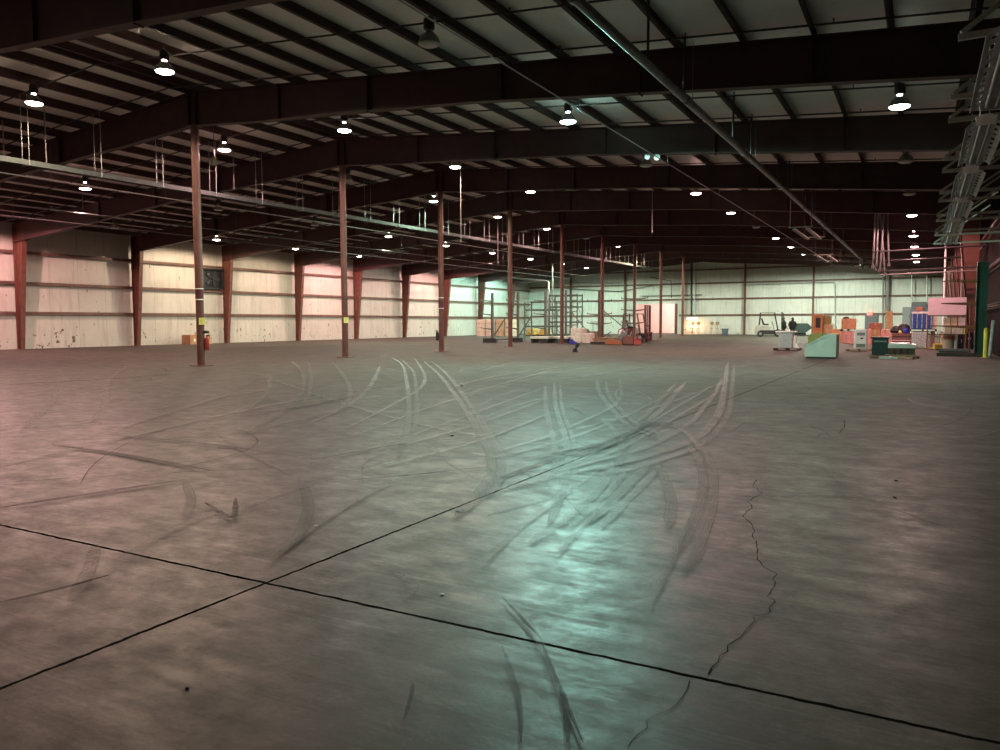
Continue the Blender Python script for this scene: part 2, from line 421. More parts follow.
for s, X, side in ((1, LX, 'left'), (-1, RX, 'right')):
    c0 = make_wall_column(s); n = 0
    ys = [y for y in FV if (y > 24 if s == 1 else y > 45)]
    for i, y in enumerate(ys):
        o = c0 if i == 0 else copy_tree(c0)
        o.location = (X, y, 0)
        tag(o, f'tapered red oxide steel column on the {"long white left" if s==1 else "dark right"} wall, {ordn[i]} from the camera', 'column', f'tapered columns along the {side} wall')
# flange braces at the left wall columns skipped; end wall posts
for i, x in enumerate((-40.5, -33.1, -25.7, -18.4, -10.95, -3.5)):
    p = MB(); p.box(x-.10, x+.10, -.30, -.285, 0, roof(x)-.02); p.box(x-.10, x+.10, -.035, -.02, 0, roof(x)-.02); p.box(x-.006, x+.006, -.3, -.02, 0, roof(x)-.02)
    if -31 < x < -26: continue
    o = p.build('end_wall_post', [RED, RED, GREYP, RED, RED, PIPE][i], None, (0, YE-.2, 0))
    if i == 1: o.data.materials[0] = mat_girt
    tag(o, ['slim red post on the far wall near its left corner', 'dark slim post on the far wall left of the pink doorway', 'slim post right of the doorway',
            'slim red post on the far wall left of the pale forklift', 'slim red post on the far wall right of the two people', 'slim grey post on the far wall behind the cartons'][i], 'post', 'slim posts on the far wall')

# interior posts under the ridge
def make_post():
    root = empty('steel_post', (0, 0, 0))
    MB().tube([(0, 0, .02), (0, 0, bz(XRIDGE)-.045)], .135, 20).build('shaft', RED, root, smooth=True)
    MB().box(-.27, .27, -.27, .27, 0, .025).build('base_plate', RED, root)
    MB().box(-.2, .2, -.2, .2, bz(XRIDGE)-.045, bz(XRIDGE)-.02).build('cap_plate', RED, root)
    return root
p0 = make_post(); PY = [18.43+BAY*i for i in range(0, 9)]
plab = ['round red steel post nearest the camera with a yellow notice and fire extinguisher', 'round red steel post with a yellow notice, second in the row',
        'round red steel post with two white bands and an extinguisher, third in the row', 'round red steel post in front of the empty cantilever racks, fourth in row',
        'round red steel post among the green rack frames, fifth in row', 'round red steel post beside the lumber pile, sixth in row', 'round red steel post beside the maroon forklift, seventh in row',
        'thin distant red post standing in front of the pink doorway', 'thin distant red post right of the pink doorway, farthest of the row']
posts = []
for i, y in enumerate(PY):
    o = p0 if i == 0 else copy_tree(p0); o.location = (XRIDGE, y, 0); posts.append(o)
    tag(o, plab[i], 'post', 'round steel posts under the roof ridge')
for i, zs in ((0, (2.28, 2.65)), (2, (2.20, 2.75))):
    for z in zs: MB().lathe([(.137, 0), (.140, .002), (.140, .032), (.137, .034)], 20).build('white_tape_band', WHITE, posts[i], (0, 0, z), smooth=True)
    MB().lathe([(.136, 0), (.1385, .002), (.1385, .36), (.136, .362)], 20).build('maroon_band', mat('maroon_band_paint_%d' % i, (.09, .012, .02), .5), posts[i], (0, 0, zs[0]+.034))
for i in (0, 1):                                        # yellow notices hung on the posts, facing the camera
    a = Vector((XRIDGE, PY[i], 0)); d = (Vector((0, 0, 0))-a).normalized(); rz = math.atan2(d.y, d.x)+PI/2
    nt_ = empty('notice_sign', a + d*.155 + Vector((0, 0, 1.55 if i == 0 else 1.60)) + Vector((.03, .05, 0)), rz,
                label=['square pale yellow notice on the nearest red post', 'square pale yellow notice on the second red post'][i], cat='sign', group='yellow notices on posts')
    MB().box(-.10, .10, -.008, .0, -.12, .12).build('sign_plate', YELT, nt_)
    ln = MB()
    for q in range(4): ln.box(-.07, .07-.02*q, -.0095, -.008, .07-.045*q, .082-.045*q)
    ln.build('faded_print', mat('faded_print_%d' % i, (.35, .28, .08), .7), nt_)
def extinguisher(loc, label, body, rz):
    r = empty('fire_extinguisher', loc, rz, label=label, cat='fire extinguisher')
    MB().lathe([(.001, 0), (.07, .01), (.078, .04), (.078, .38), (.06, .43), (.025, .455), (.025, .48), (.001, .481)], 16).build('cylinder', body, r, smooth=True)
    MB().box(-.02, .02, -.09, .03, .48, .52).bar((0, .0, .52), (0, -.11, .57), .025, .015).build('valve_handle', BLACK, r)
    MB().tube([(0, -.03, .49), (.09, -.05, .46), (.115, -.03, .3), (.11, 0, .14)], .013, 8).build('hose', BLACK, r, smooth=True)
    MB().box(-.04, .04, .05, .12, .2, .26).build('bracket', BLACK, r)
    return r
dv = Vector((.9, .35, 0)).normalized()
extinguisher(Vector((XRIDGE, PY[0], .55)) + Vector((.86, .50, 0))*.22, 'red fire extinguisher hung on the right side of the nearest post', REDP, 2.1)
extinguisher(Vector((XRIDGE, PY[2], .55)) + Vector((-.86, -.50, 0))*.22, 'dark fire extinguisher hung on the left side of the third post', BLACK, -.9)
# dark bell above the red extinguisher
MBb = MB().lathe([(.001, 0), (.09, .01), (.11, .05), (.09, .10), (.001, .12)], 14)
tag(MBb.build('alarm_bell', BLACK, None, Vector((XRIDGE, PY[0], 1.12)) + Vector((.86, .50, 0))*.2, smooth=True), 'small dark round alarm bell above the red extinguisher', 'alarm bell')

# ---------------------------------------------------------------- sprinkler pipes
HEAD = []
def branch(y, k):
    root = empty('sprinkler_branch_pipe', (0, y, 0), label=f'thin dark sprinkler pipe across the roof, {k}', cat='pipe', group='sprinkler branch pipes')
    pts = [(LX+.8, 0, roof(LX+.8)-.1), (XRIDGE, 0, roof(XRIDGE)-.12), (RX-.8, 0, roof(RX-.8)-.1)]
    MB().tube(pts, .024, 8).build('pipe', BLKPIPE, root, smooth=True)
    x = LX+2
    while x < RX-1:
        z = roof(x)-.1
        hd_ = MB().lathe([(.001, -.005), (.012, 0), (.012, .07), (.028, .075), (.03, .085), (.001, .09)], 8).build('sprinkler_head', BLKPIPE, root, (x, 0, z)) if not HEAD else HEAD[0].copy()
        if HEAD: COL.objects.link(hd_); hd_.parent = root; hd_.location = (x, 0, z)
        else: HEAD.append(hd_)
        x += 3.05
        if y > 34: break
    return root
for bi, y in enumerate(FV[:9]):
    w_ = f'in the {ordn[bi]} roof bay'
    if y+4.02 < YE: branch(y+4.02, f'nearer of two {w_}')
    if y+6.6 < YE: branch(y+6.6, f'farther of two {w_}')
mx, my0, my1 = -4.85, -10, 73.9
mz = lambda y: 6.45 + (y-12.9)/61*.33
root = empty('sprinkler_main_pipe', (mx, 0, 0), label='thick grey pipe running diagonally under the beams from top centre to far right', cat='pipe')
MB().tube([(0, my0, mz(my0)), (0, my1, mz(my1))], .085, 16).build('pipe', PIPE, root, smooth=True)
y = -8
while y < my1:
    MB().tube([(0, y-.07, mz(y)), (0, y+.07, mz(y))], .105, 16).build('coupling', PIPE, root, smooth=True); y += 6.4
for y in FV:
    for dy in (4.02, 6.6):
        if y+dy < my1 and y+dy < 60: MB().tube([(0, y+dy, mz(y+dy)+.07), (0, y+dy, roof(mx)-.12)], .028, 8).build('riser', BLKPIPE, root, smooth=True)
for y in FV[:8]: MB().tube([(0, y-.3, mz(y)+.07), (0, y-.3, roof(mx)+.02)], .008, 6).build('hanger_rod', PIPE, root)
# its control valve at the far end
vr = empty('control_valve', (mx, my1, mz(my1)-.35), label='dark cluster of valve fittings at the far end of the thick pipe', cat='valve')
MB().tube([(0, -.5, .1), (0, .5, .1)], .2, 12).tube([(0, 0, .45), (0, 0, -.4)], .17, 12).build('valve_body', BLKPIPE, vr, smooth=True)
MB().lathe([(.001, 0), (.24, .0), (.26, .03), (.24, .06), (.001, .06)], 16, (.35, 0, -.1)).build('hand_wheel', BLKPIPE, vr)
MB().tube([(-.5, 0, -.2), (.5, 0, -.2)], .1, 10).build('side_pipe', PIPE, vr, smooth=True)
MB().tube([(0, 0, .4), (0, 0, roof(mx)-mz(my1)+.37)], .03, 8).build('hanger_rod', PIPE, vr)
# thin conduit
cr = empty('conduit', (-7.8, 0, 0), label='thin pale conduit line running from the top centre towards the far right lamps', cat='conduit')
MB().tube([(0, -10, 6.78), (0, 80, 6.95)], .016, 8).build('pipe', GALV, cr, smooth=True)
for y in FV[:9]: MB().tube([(0, y, 6.85), (0, y, bz(-7.8)-.015)], .006, 6).build('hanger_rod', GALV, cr)

# ---------------------------------------------------------------- cable tray on the left, with rods
tx = -26.0
tz = lambda y: 6.74 + (y-14)*.008
tr_ = empty('cable_tray', (tx, 0, 0), label='long pale galvanised cable tray hung on rods in the upper left', cat='cable tray')
a, b = 2.0, 84.0
t = MB()
for s in (-1, 1):
    t.bar((s*.15, a, tz(a)), (s*.15, b, tz(b)), .02, .17)
t.bar((0, a, tz(a)-.055), (0, b, tz(b)-.055), .30, .012)
t.build('trough', mat('tray_steel', (.07, .085, .08), .8, 0, .25, 6), tr_)
rods = [12.5+2.54*i for i in range(28)]
for y in rods:
    q = MB()
    for s in (-1, 1): q.tube([(s*.19, y, tz(y)-.08), (s*.19, y, roof(tx)+.01)], .009, 6)
    q.bar((-.22, y, tz(y)-.075), (.22, y, tz(y)-.075), .03, .03)
    q.build('hanger', GALV, tr_)
for (x, z, y0, y1, lab) in ((-29.6, 6.95, 12, 60, 'slim pale conduit left of the cable tray with crossing offsets'), (-33.0, 6.35, 14, 80, 'slim dark pipe running along the left lamps below the roof'),
                            (-37.5, 6.5, 20, 86, 'thin pipe farther left near the white wall top')):
    c = empty('service_pipe', (x, 0, 0), label=lab, cat='pipe')
    MB().tube([(0, y0, z), (0, (y0+y1)/2, z+.15), (0, y1, z+.25)], .022, 8).build('pipe', GALV if x > -30 else PIPE, c, smooth=True)
    q = y0+1
    while q < y1:
        MB().tube([(0, q, z+.02), (0, q, roof(x)+.02)], .006, 6).build('hanger_rod', PIPE, c); q += 5.08
# thin vertical drop pipes beside lamps
for (px, py0, py1, Z_y, lab) in ((46.5, 112, 163, 16.2, 'pale vertical drop pipe beside the far left lamp'), (234, 157, 187, 24.0, 'pale vertical drop pipe just left of the nearest post'),
                             (461, 175, 240, 30.5, 'long pale vertical drop pipe below the warm lamp at centre'), (498, 223, 262, 46.5, 'short pale vertical drop pipe below the small pink lamp'),
                             (4, 105, 155, 16.0, 'thin vertical drop pipe at the far left edge'), (83, 195, 207, 24.5, 'short pale vertical drop pipe under the left pink lamp'),
                             (652, 190, 231, 40.0, 'thin vertical drop pipe right of centre against dark roof'), (644, 257, 264, 77.0, 'tiny pale drop pipe below the bright distant lamp')):
    p = on_y(px, py1, Z_y)
    r = empty('drop_pipe', (p.x, p.y, 0), label=lab, cat='pipe', group='thin vertical drop pipes')
    MB().tube([(0, 0, p.z), (0, 0, roof(p.x)+.01)], .02, 8).build('pipe', PIPEP, r, smooth=True)
    MB().box(-.04, .04, -.03, .03, p.z-.1, p.z+.0).build('end_box', PIPE, r)

# ---------------------------------------------------------------- high-bay lamps
WARM, WHT, PNK, GRN, CYAN, YLW = (1, .76, .54), (1, .92, .84), (1, .52, .50), (.76, 1, .74), (.48, 1, .86), (1, .93, .62)
PGN = (.84, 1, .80)
COLN = {PGN: 'pale green', WARM: 'warm orange', WHT: 'white', PNK: 'pinkish', GRN: 'green tinted', CYAN: 'bright cyan', YLW: 'yellowish'}
GL = {c: glow('lens_glow_'+n.replace(' ', '_'), tuple(.35+.65*v for v in c), 22) for c, n in COLN.items()}
def make_lamp(lit):
    r = empty('high_bay_lamp', (0, 0, 0))
    MB().lathe([(.255, .0), (.25, .02), (.235, .07), (.19, .16), (.11, .24), (.08, .25), (.08, .245), (.105, .233), (.182, .155), (.227, .068), (.243, .02), (.248, .0)], 28).build('reflector', REFL, r, smooth=True)
    ln = MB().lathe([(.245, .004), (.235, -.015), (.17, -.045), (.09, -.058), (.001, -.062)], 24).build('lens', LENSOFF, r, smooth=True)
    MB().tube([(0, 0, .25), (0, 0, .30)], .06, 12).build('vent_collar', LENSOFF, r, smooth=True)
    MB().lathe([(.001, .30), (.10, .30), (.125, .33), (.125, .52), (.10, .56), (.02, .58), (.001, .58)], 18).build('ballast_housing', LAMPB, r, smooth=True)
    MB().tube([(0, 0, .57), (0, 0, 1.0)], .012, 8).build('hanger_rod', PIPE, r)
    return r
lamp0 = make_lamp(True)
POW = 1500
rows = {  # x: (z of the mouth, row wording, {bay index: (colour or None, strength)})
 -.70: (6.95, 'row by the right wall', {1: (GRN, .16), 2: (None, 0), 3: (None, 0), 4: (PNK, .9), 5: (PNK, .9), 6: (PNK, .8), 7: (WHT, .8), 8: (WHT, 1.4)}),
 -9.8: (7.64, 'row right of the ridge', {0: (None, 0), 1: (CYAN, 3.2), 2: (None, 0), 3: (PNK, 1.0), 4: (PNK, .6), 5: (None, 0), 6: (PNK, .5), 7: (YLW, 1.3), 8: (PGN, 1.9), 9: (PGN, 4.0)}),
 -18.4: (8.35, 'row right of the steel posts', {0: (WARM, 0.88), 1: (WHT, 0.62), 2: (WARM, 0.54), 3: (WARM, 0.47), 4: (None, 0), 5: (None, 0), 6: (None, 0), 7: (None, 0), 8: (None, 0)}),
 -24.5: (8.33, 'row left of the steel posts', {0: (WARM, 0.47), 1: (PNK, 0.47), 2: (None, 0), 3: (GRN, 0.82), 4: (PNK, 0.62), 5: (PNK, 0.62), 6: (None, 0), 7: (PNK, 0.54), 8: (WARM, 1.50)}),
 -33.9: (7.66, 'row over the left half', {1: (PNK, 1.1), 2: (None, 0), 3: (None, 0), 4: (GRN, 1.7), 5: (WARM, .7), 6: (PNK, .8), 7: (GRN, .9), 8: (GRN, 1.4), 9: (GRN, 2.6)}),
 -42.8: (7.22, 'row along the white left wall', {1: (PNK, 1.80), 2: (None, 0), 3: (WARM, 1.12), 4: (WARM, 0.52), 5: (PNK, 1.42), 6: (WHT, 0.11), 7: (PNK, 1.12), 8: (CYAN, 0.90), 9: (CYAN, 1.50)}),
}
added_lamps = {-.70: [], -9.8: [(-2, WARM)], -18.4: [(-1, WARM), (-2, PNK)], -24.5: [(-1, PNK), (-2, WARM)], -33.9: [(0, PNK), (-1, WARM)], -42.8: [(0, PNK), (-1, PNK)]}  # unseen lamps added to the rows to light the foreground
first = [True]
def put_lamp(x, y, z, c, s, lab):
    o = copy_tree(lamp0)
    o.location = (x, y, z)
    tag(o, lab, 'ceiling lamp', 'high bay lamps hung from the roof')
    for ch in o.children:
        n = ch.name.split('.')[0]
        if n == 'hanger_rod': ch.scale.z = 1; ch.location.z = roof(x)-z-.98
        if c and n in ('lens', 'vent_collar'):
            ch.data = ch.data.copy(); ch.data.materials[0] = GL[c]
    if c:
        L = bpy.data.lights.new('lamp_bulb', 'SPOT'); L.energy = POW*s; L.color = c; L.shadow_soft_size = .11; L.spot_size = math.radians(173 if y < 60 else 177); L.spot_blend = .18
        lo = bpy.data.objects.new('lamp_bulb', L); COL.objects.link(lo); lo.parent = o; lo.location = (0, 0, -.10)
        L = bpy.data.lights.new('vent_spill', 'POINT'); L.energy = POW*s*.08; L.color = c; L.shadow_soft_size = .07
        lo = bpy.data.objects.new('vent_spill', L); COL.objects.link(lo); lo.parent = o; lo.location = (0, 0, .275)
for x, (z, rn, d) in rows.items():
    for b_, (c, s) in d.items():
        y = 14.62+BAY*b_
        zl = z - (.38 if x > -1 and b_ >= 5 else .08 if x > -1 else 0)
        if b_ == 9: y = 82.2
        if x in (-18.4, -24.5): y = 14.5+7.46*b_
        nearest = min(d)
        pos = 'nearest in the' if b_ == nearest else (ordn[b_-nearest]+' in the')
        put_lamp(x, y, zl, c, s, f'{(COLN[c]+" glowing") if c else "unlit dark"} high bay lamp, {pos} {rn}')
    for b_, c in added_lamps[x]:
        y = 14.62+BAY*b_
        if c: put_lamp(x, y, z, c, .18, f'{COLN[c]} high bay lamp of the {rn}, added unseen')
for ch in list(lamp0.children): bpy.data.objects.remove(ch)
bpy.data.objects.remove(lamp0)
# lamp in the room beyond the doorway
L = bpy.data.lights.new('room_lamp', 'POINT'); L.energy = 900; L.color = (1, .72, .68); L.shadow_soft_size = .2
lo = bpy.data.objects.new('room_lamp', L); COL.objects.link(lo); lo.location = (-29, YE+4.5, 4.3)

#PART2
# ---------------------------------------------------------------- tyre marks, crack and litter on the slab
TLIGHT = tyre_mat('tyre_polish_pale', (.21, .19, .17), .62)
TFAINT = tyre_mat('tyre_polish_faint', (.19, .172, .154), .5)
TDARK = tyre_mat('tyre_rubber_dark', (.015, .012, .010), .85, .7)
def cat_rom(P, n=10):
    out = []
    P = [P[0]*2-P[1]] + P + [P[-1]*2-P[-2]]
    for i in range(1, len(P)-2):
        for k in range(n):
            t = k/n; a, b, c, d = P[i-1:i+3]
            out.append(.5*((2*b)+(c-a)*t+(2*a-5*b+4*c-d)*t*t+(3*b-a-3*c+d)*t**3))
    out.append(P[-2]); return out
zt_ = [.0012]
floor_o = bpy.data.objects['floor']
def ribbons(name, m, lines):
    bm = bmesh.new(); uv = bm.loops.layers.uv.new('UVMap')
    for pts, w in lines:
        P = cat_rom([on_z(*p) if len(p) == 2 else Vector(p) for p in pts]); z = zt_[0]; zt_[0] += .00006
        L = 0; prev = None
        for i, p in enumerate(P):
            d = (P[min(i+1, len(P)-1)]-P[max(i-1, 0)]).normalized(); s = Vector((-d.y, d.x, 0))*w/2
            if i: L += (p-P[i-1]).length
            e = min(1, min(i, len(P)-1-i)/4)*.7+.3
            a = bm.verts.new((p.x-s.x*e, p.y-s.y*e, z)); b = bm.verts.new((p.x+s.x*e, p.y+s.y*e, z))
            if prev:
                f = bm.faces.new((prev[0], prev[1], b, a))
                for lp, c in zip(f.loops, ((0, prev[2]), (1, prev[2]), (1, L), (0, L))): lp[uv].uv = c
            prev = (a, b, L)
    me = bpy.data.meshes.new(name); bm.to_mesh(me); bm.free(); me.materials.append(m)
    o = bpy.data.objects.new(name, me); COL.objects.link(o); o.parent = floor_o; o['kind'] = 'stuff'
    return o
def scuffs(seed, n, wr):
    g = random.Random(seed); out = []
    for i in range(n):
        x, y = g.uniform(-22, 2.0), g.choice((g.uniform(3.5, 12), g.uniform(8, 26), g.uniform(10, 34)))
        if x > -3 and g.random() < .6: x -= 9
        h = g.choice((g.gauss(1.25, .18), g.gauss(2.3, .3), g.gauss(.7, .2))); L_ = g.uniform(1.2, 6); k_ = g.gauss(0, .05)
        P = []
        for j in range(5):
            P.append((x, y, 0)); x += math.cos(h)*L_/4; y += math.sin(h)*L_/4; h += k_*L_
        if min(p[1] for p in P) > 1.8: out.append((P, g.uniform(*wr)))
    return out
ribbons('fine_pale_scuffs', TFAINT, scuffs(11, 150, (.02, .07)))
ribbons('fine_dark_scuffs', TDARK, scuffs(23, 90, (.008, .03)))
ribbons('pale_tyre_marks', TLIGHT, [
    ([(728, 362), (726, 375), (724, 390), (720, 410), (709, 428), (694, 440), (668, 451), (630, 462), (590, 470), (548, 479), (500, 492)], 0.139),
    ([(722, 378), (716, 392), (704, 408), (690, 424), (668, 438), (645, 449), (600, 461), (560, 472)], 0.098),
    ([(696, 443), (707, 456), (713, 476), (713, 500), (707, 524), (698, 548), (684, 575)], 0.098),
    ([(688, 446), (698, 460), (703, 480), (700, 502), (692, 526), (680, 552)], 0.090),
    ([(554, 384), (556, 408), (564, 434), (568, 462), (562, 492), (548, 530)], 0.090),
    ([(560, 386), (562, 408), (572, 436), (576, 464), (570, 494)], 0.065),
    ([(597, 380), (599, 392), (612, 410), (628, 426), (650, 436)], 0.115),
    ([(686, 382), (674, 396), (662, 410), (648, 422)], 0.123),
    ([(612, 470), (602, 486), (585, 505), (560, 525), (530, 545)], 0.106),
    ([(648, 466), (632, 482), (612, 502), (590, 524)], 0.115),
    ([(424, 362), (438, 374), (454, 394), (468, 414), (480, 436), (490, 454), (492, 474), (478, 497), (455, 520)], 0.123),
    ([(392, 358), (402, 365), (407, 384), (409, 410), (407, 430), (398, 460)], 0.106),
    ([(414, 358), (424, 374), (421, 388), (395, 404), (350, 428)], 0.098),
    ([(660, 424), (680, 430), (692, 440), (700, 452)], 0.082),
    ([(602, 420), (614, 432), (622, 448), (620, 466)], 0.098),
])
ribbons('faint_tyre_marks', TFAINT, [
    ([(734, 366), (732, 390), (729, 412), (716, 434), (698, 448), (670, 458), (632, 470), (588, 478)], .10),
    ([(432, 362), (446, 374), (462, 394), (476, 414), (489, 436), (500, 456), (500, 476), (486, 500)], .12),
    ([(402, 360), (413, 372), (416, 388), (417, 410), (414, 432)], .10), ([(545, 386), (546, 410), (552, 436), (556, 464), (548, 492)], .09),
    ([(606, 382), (608, 394), (620, 410), (638, 426), (662, 436)], .10), ([(676, 384), (664, 396), (652, 410), (636, 424)], .10),
    ([(625, 474), (612, 490), (592, 510), (566, 532)], .07), ([(660, 468), (644, 486), (622, 508), (602, 530)], .07),
    ([(720, 392), (680, 416), (632, 444), (600, 458)], .08), ([(730, 380), (668, 404), (600, 424), (520, 446)], .08), ([(560, 368), (470, 394), (380, 426)], .10),
    ([(545, 400), (480, 424), (390, 450)], .09), ([(700, 356), (640, 368), (560, 380)], .14), ([(640, 360), (560, 372), (460, 384)], .12),
    ([(380, 366), (372, 384), (352, 404), (310, 424)], .14), ([(240, 392), (180, 410), (100, 436)], .12), ([(420, 470), (360, 500), (300, 540), (260, 575)], .05),
    ([(600, 470), (560, 500), (520, 530), (480, 570)], .05), ([(610, 500), (580, 530), (556, 560)], .05), ([(690, 520), (672, 560), (650, 610)], .05),

    ([(620, 380), (621, 396), (613, 407), (590, 419), (550, 436), (500, 452)], 0.098),
    ([(710, 388), (670, 412), (620, 440), (575, 464)], 0.074),
    ([(688, 384), (640, 410), (590, 432), (540, 448), (470, 464)], 0.074),
    ([(550, 374), (450, 402), (350, 438)], 0.065),
    ([(550, 386), (480, 412), (400, 440), (330, 462)], 0.065),
    ([(550, 414), (490, 438), (420, 458), (360, 472)], 0.082),
    ([(290, 360), (302, 372), (303, 388), (290, 408), (245, 434)], 0.139),
    ([(308, 362), (311, 376), (309, 398)], 0.123), ([(269, 374), (268, 392), (245, 413)], 0.139),
    ([(330, 360), (345, 378), (350, 396), (338, 412)], 0.123),
    ([(128, 366), (109, 380), (105, 406), (90, 428)], 0.147), ([(63, 383), (52, 402), (21, 434)], 0.156),
    ([(656, 464), (664, 480), (671, 502), (668, 532)], 0.106),
    ([(185, 483), (191, 502), (184, 522)], 0.090), ([(96, 545), (88, 575), (70, 605)], 0.090), ([(300, 478), (308, 505), (300, 535), (270, 560)], 0.098),
    ([(365, 560), (395, 572), (412, 588), (404, 602)], 0.082),
    ([(480, 372), (520, 362), (600, 355), (680, 348)], 0.123), ([(440, 392), (500, 376), (600, 362)], 0.115),
    ([(250, 372), (330, 400), (420, 425), (500, 440)], 0.098), ([(60, 430), (180, 405), (300, 385)], 0.123),
    ([(0, 470), (120, 440), (250, 410), (350, 392)], 0.106), ([(120, 560), (200, 520), (290, 500)], 0.082),
    ([(583, 745), (558, 690), (541, 648), (520, 612)], 0.041), ([(600, 350), (640, 352), (700, 360), (770, 352)], 0.123),
])
ribbons('dark_tyre_marks', TDARK, [
    ([(520, 461), (550, 456), (580, 450), (610, 442), (636, 431), (662, 424), (672, 426)], .10),
    ([(500, 480), (550, 462), (600, 450), (640, 436)], .07),
    ([(52, 446), (115, 455), (210, 472)], .10), ([(105, 436), (196, 444), (297, 458)], .07),
    ([(0, 386), (100, 380), (210, 372)], .16), ([(0, 510), (70, 499), (175, 483)], .09),
    ([(310, 462), (400, 446), (480, 438)], .06), ([(350, 482), (420, 476), (490, 468)], .06),
    ([(502, 650), (513, 680), (520, 708), (521, 748)], .018), ([(541, 645), (555, 680), (583, 748)], .018), ([(502, 600), (522, 622), (541, 643)], .02),
    ([(413, 687), (411, 702), (404, 725)], .018), ([(560, 690), (566, 715), (568, 748)], .03),
    ([(0, 606), (60, 592), (110, 578)], .04), ([(230, 418), (300, 408), (360, 396)], .12),
    ([(640, 430), (648, 424), (664, 423)], .12), ([(205, 505), (232, 520), (236, 500)], .05),
])
def crack(pts, w, name):
    rnd = random.Random(3); P = [on_z(*p) for p in pts]; Q = []
    for a, b in zip(P, P[1:]):
        n = max(2, int((b-a).length/.05)); d = (b-a).normalized(); s = Vector((-d.y, d.x, 0))
        for k in range(n): Q.append(a.lerp(b, k/n) + s*rnd.uniform(-.012, .012))
    Q.append(P[-1]); bm = bmesh.new(); prev = None
    for i, p in enumerate(Q):
        d = (Q[min(i+1, len(Q)-1)]-Q[max(i-1, 0)]).normalized(); s = Vector((-d.y, d.x, 0))*w*rnd.uniform(.3, 1.0)/2
        a = bm.verts.new((p.x-s.x, p.y-s.y, .0036)); b = bm.verts.new((p.x+s.x, p.y+s.y, .0036))
        if prev: bm.faces.new((prev[0], prev[1], b, a))
        prev = (a, b)
    me = bpy.data.meshes.new(name); bm.to_mesh(me); bm.free(); me.materials.append(CRK)
    o = bpy.data.objects.new(name, me); COL.objects.link(o); o.parent = floor_o; return o
CRK = mat('crack_dark', (.012, .009, .007), .95, 0, .2, 10, spec=.1)
crack([(757, 480), (753, 485), (762, 494), (747, 502), (753, 507), (742, 517), (752, 525), (754, 537), (758, 550), (757, 560), (763, 568), (775, 574), (773, 585), (768, 597), (775, 602), (769, 612), (755, 617), (752, 625), (744, 635), (733, 641), (727, 652), (717, 662), (708, 675)], .008, 'floor_crack')
crack([(691, 682), (684, 697), (670, 710), (650, 722), (640, 735), (628, 748)], .004, 'floor_crack')
crack([(845, 420), (844, 428), (838, 434), (822, 434), (815, 438)], .016, 'floor_crack')
crack([(806, 424), (822, 430), (830, 436)], .012, 'floor_crack')
def litter(px, py, w, h, m, lab):
    p = on_z(px, py); b = MB()
    b.prism([(-w/2, 0), (w*.3, 0), (w/2, h*.5), (w*.1, h), (-w*.4, h*.7)], -w*.4, w*.4)
    tag(b.build('debris_chip', m, None, (p.x, p.y, .0005), rz=px*.3), lab, 'debris', 'small scraps on the floor')
litter(442, 595, .022, .006, WHITE, 'tiny bright chip lying on the slab left of the cyan glare')
litter(896, 481, .036, .012, BLACK, 'small dark scrap on bare floor at right, upper of two')
litter(895, 498, .03, .012, BLACK, 'small dark scrap on bare floor at right, lower of two')
litter(316, 526, .035, .006, WHITE, 'tiny white chip on the left floor above the joint crossing')
litter(460, 512, .06, .015, BLACK, 'small dark scrap beside the long joint in mid floor')
litter(452, 436, .06, .02, BLACK, 'small dark scrap among the left tyre arcs')
litter(462, 386, .08, .03, BLACK, 'small dark scrap beyond the tyre arcs, farther out')
litter(187, 689, .016, .008, BLACK, 'tiny dark scrap in the bottom left slab')

# small bent black cone alone on the floor
p = on_z(575.5, 352.2)
r = empty('traffic_cone', (p.x, p.y, 0), .4, label='small black crumpled cone standing alone on the open floor', cat='cone')
MB().tube([(-.03, 0, .02), (-.01, 0, .14), (.05, 0, .28), (.15, 0, .44)], [.13, .12, .10, .05], 12).build('body', RUBBER, r, smooth=True)
MB().box(-.16, .16, -.15, .15, 0, .03).build('base', RUBBER, r, bevel=.01)

# ---------------------------------------------------------------- fluorescent row and brackets, upper right
def make_fixture(n_slots=9):
    r = empty('fluorescent_fixture', (0, 0, 0)); H = 1.18
    MB().prism([(-.065, .07), (.065, .07), (.075, 0), (-.075, 0)], -H, H).build('housing', FIX, r)
    for s in (-1, 1):
        w = MB(); n = n_slots*2+1; dy = 2*H/n
        P = [(.075, .0), (.115, -.012), (.155, -.030), (.205, -.075)]
        V = [[w.bm.verts.new((s*x, -H+dy*j, z)) for x, z in P] for j in range(n+1)]
        for j in range(n):
            for q in range(3):
                if q == 1 and j % 2 == 1: continue
                w.bm.faces.new((V[j][q], V[j][q+1], V[j+1][q+1], V[j+1][q]))
        o = w.build('slotted_reflector', FIX, r)
        m_ = o.modifiers.new('thick', 'SOLIDIFY'); m_.thickness = .003
        MB().tube([(s*.045, -H+.03, -.035), (s*.045, H-.03, -.035)], .019, 10).build('tube', TUBE, r, smooth=True)
    for e in (-1, 1):
        MB().prism([(-.11, .05), (.11, .05), (.10, -.06), (-.10, -.06)], e*H-.01, e*H+.01).build('end_cap', FIX, r)
        for s in (-1, 1): MB().tube([(s*.05, e*(H-.3), .06), (s*.05, e*(H-.3), .62)], .006, 6).build('hanger_rod', GALV, r)
    return r
fx0 = make_fixture()
RZ = 3.28
fy = [6.75, 9.35, 11.95, 14.55, 17.15, 19.75]
def row_x(y): return .36
flabels = ['largest unlit slotted fluorescent fixture hanging at the upper right corner', 'second unlit slotted fluorescent fixture down the right hand row', 'third unlit slotted fluorescent fixture, below the second one',
           'fourth unlit fluorescent fixture in the right hand row', 'fifth small unlit fluorescent fixture in the right hand row', 'sixth and farthest unlit fluorescent fixture of the right hand row']
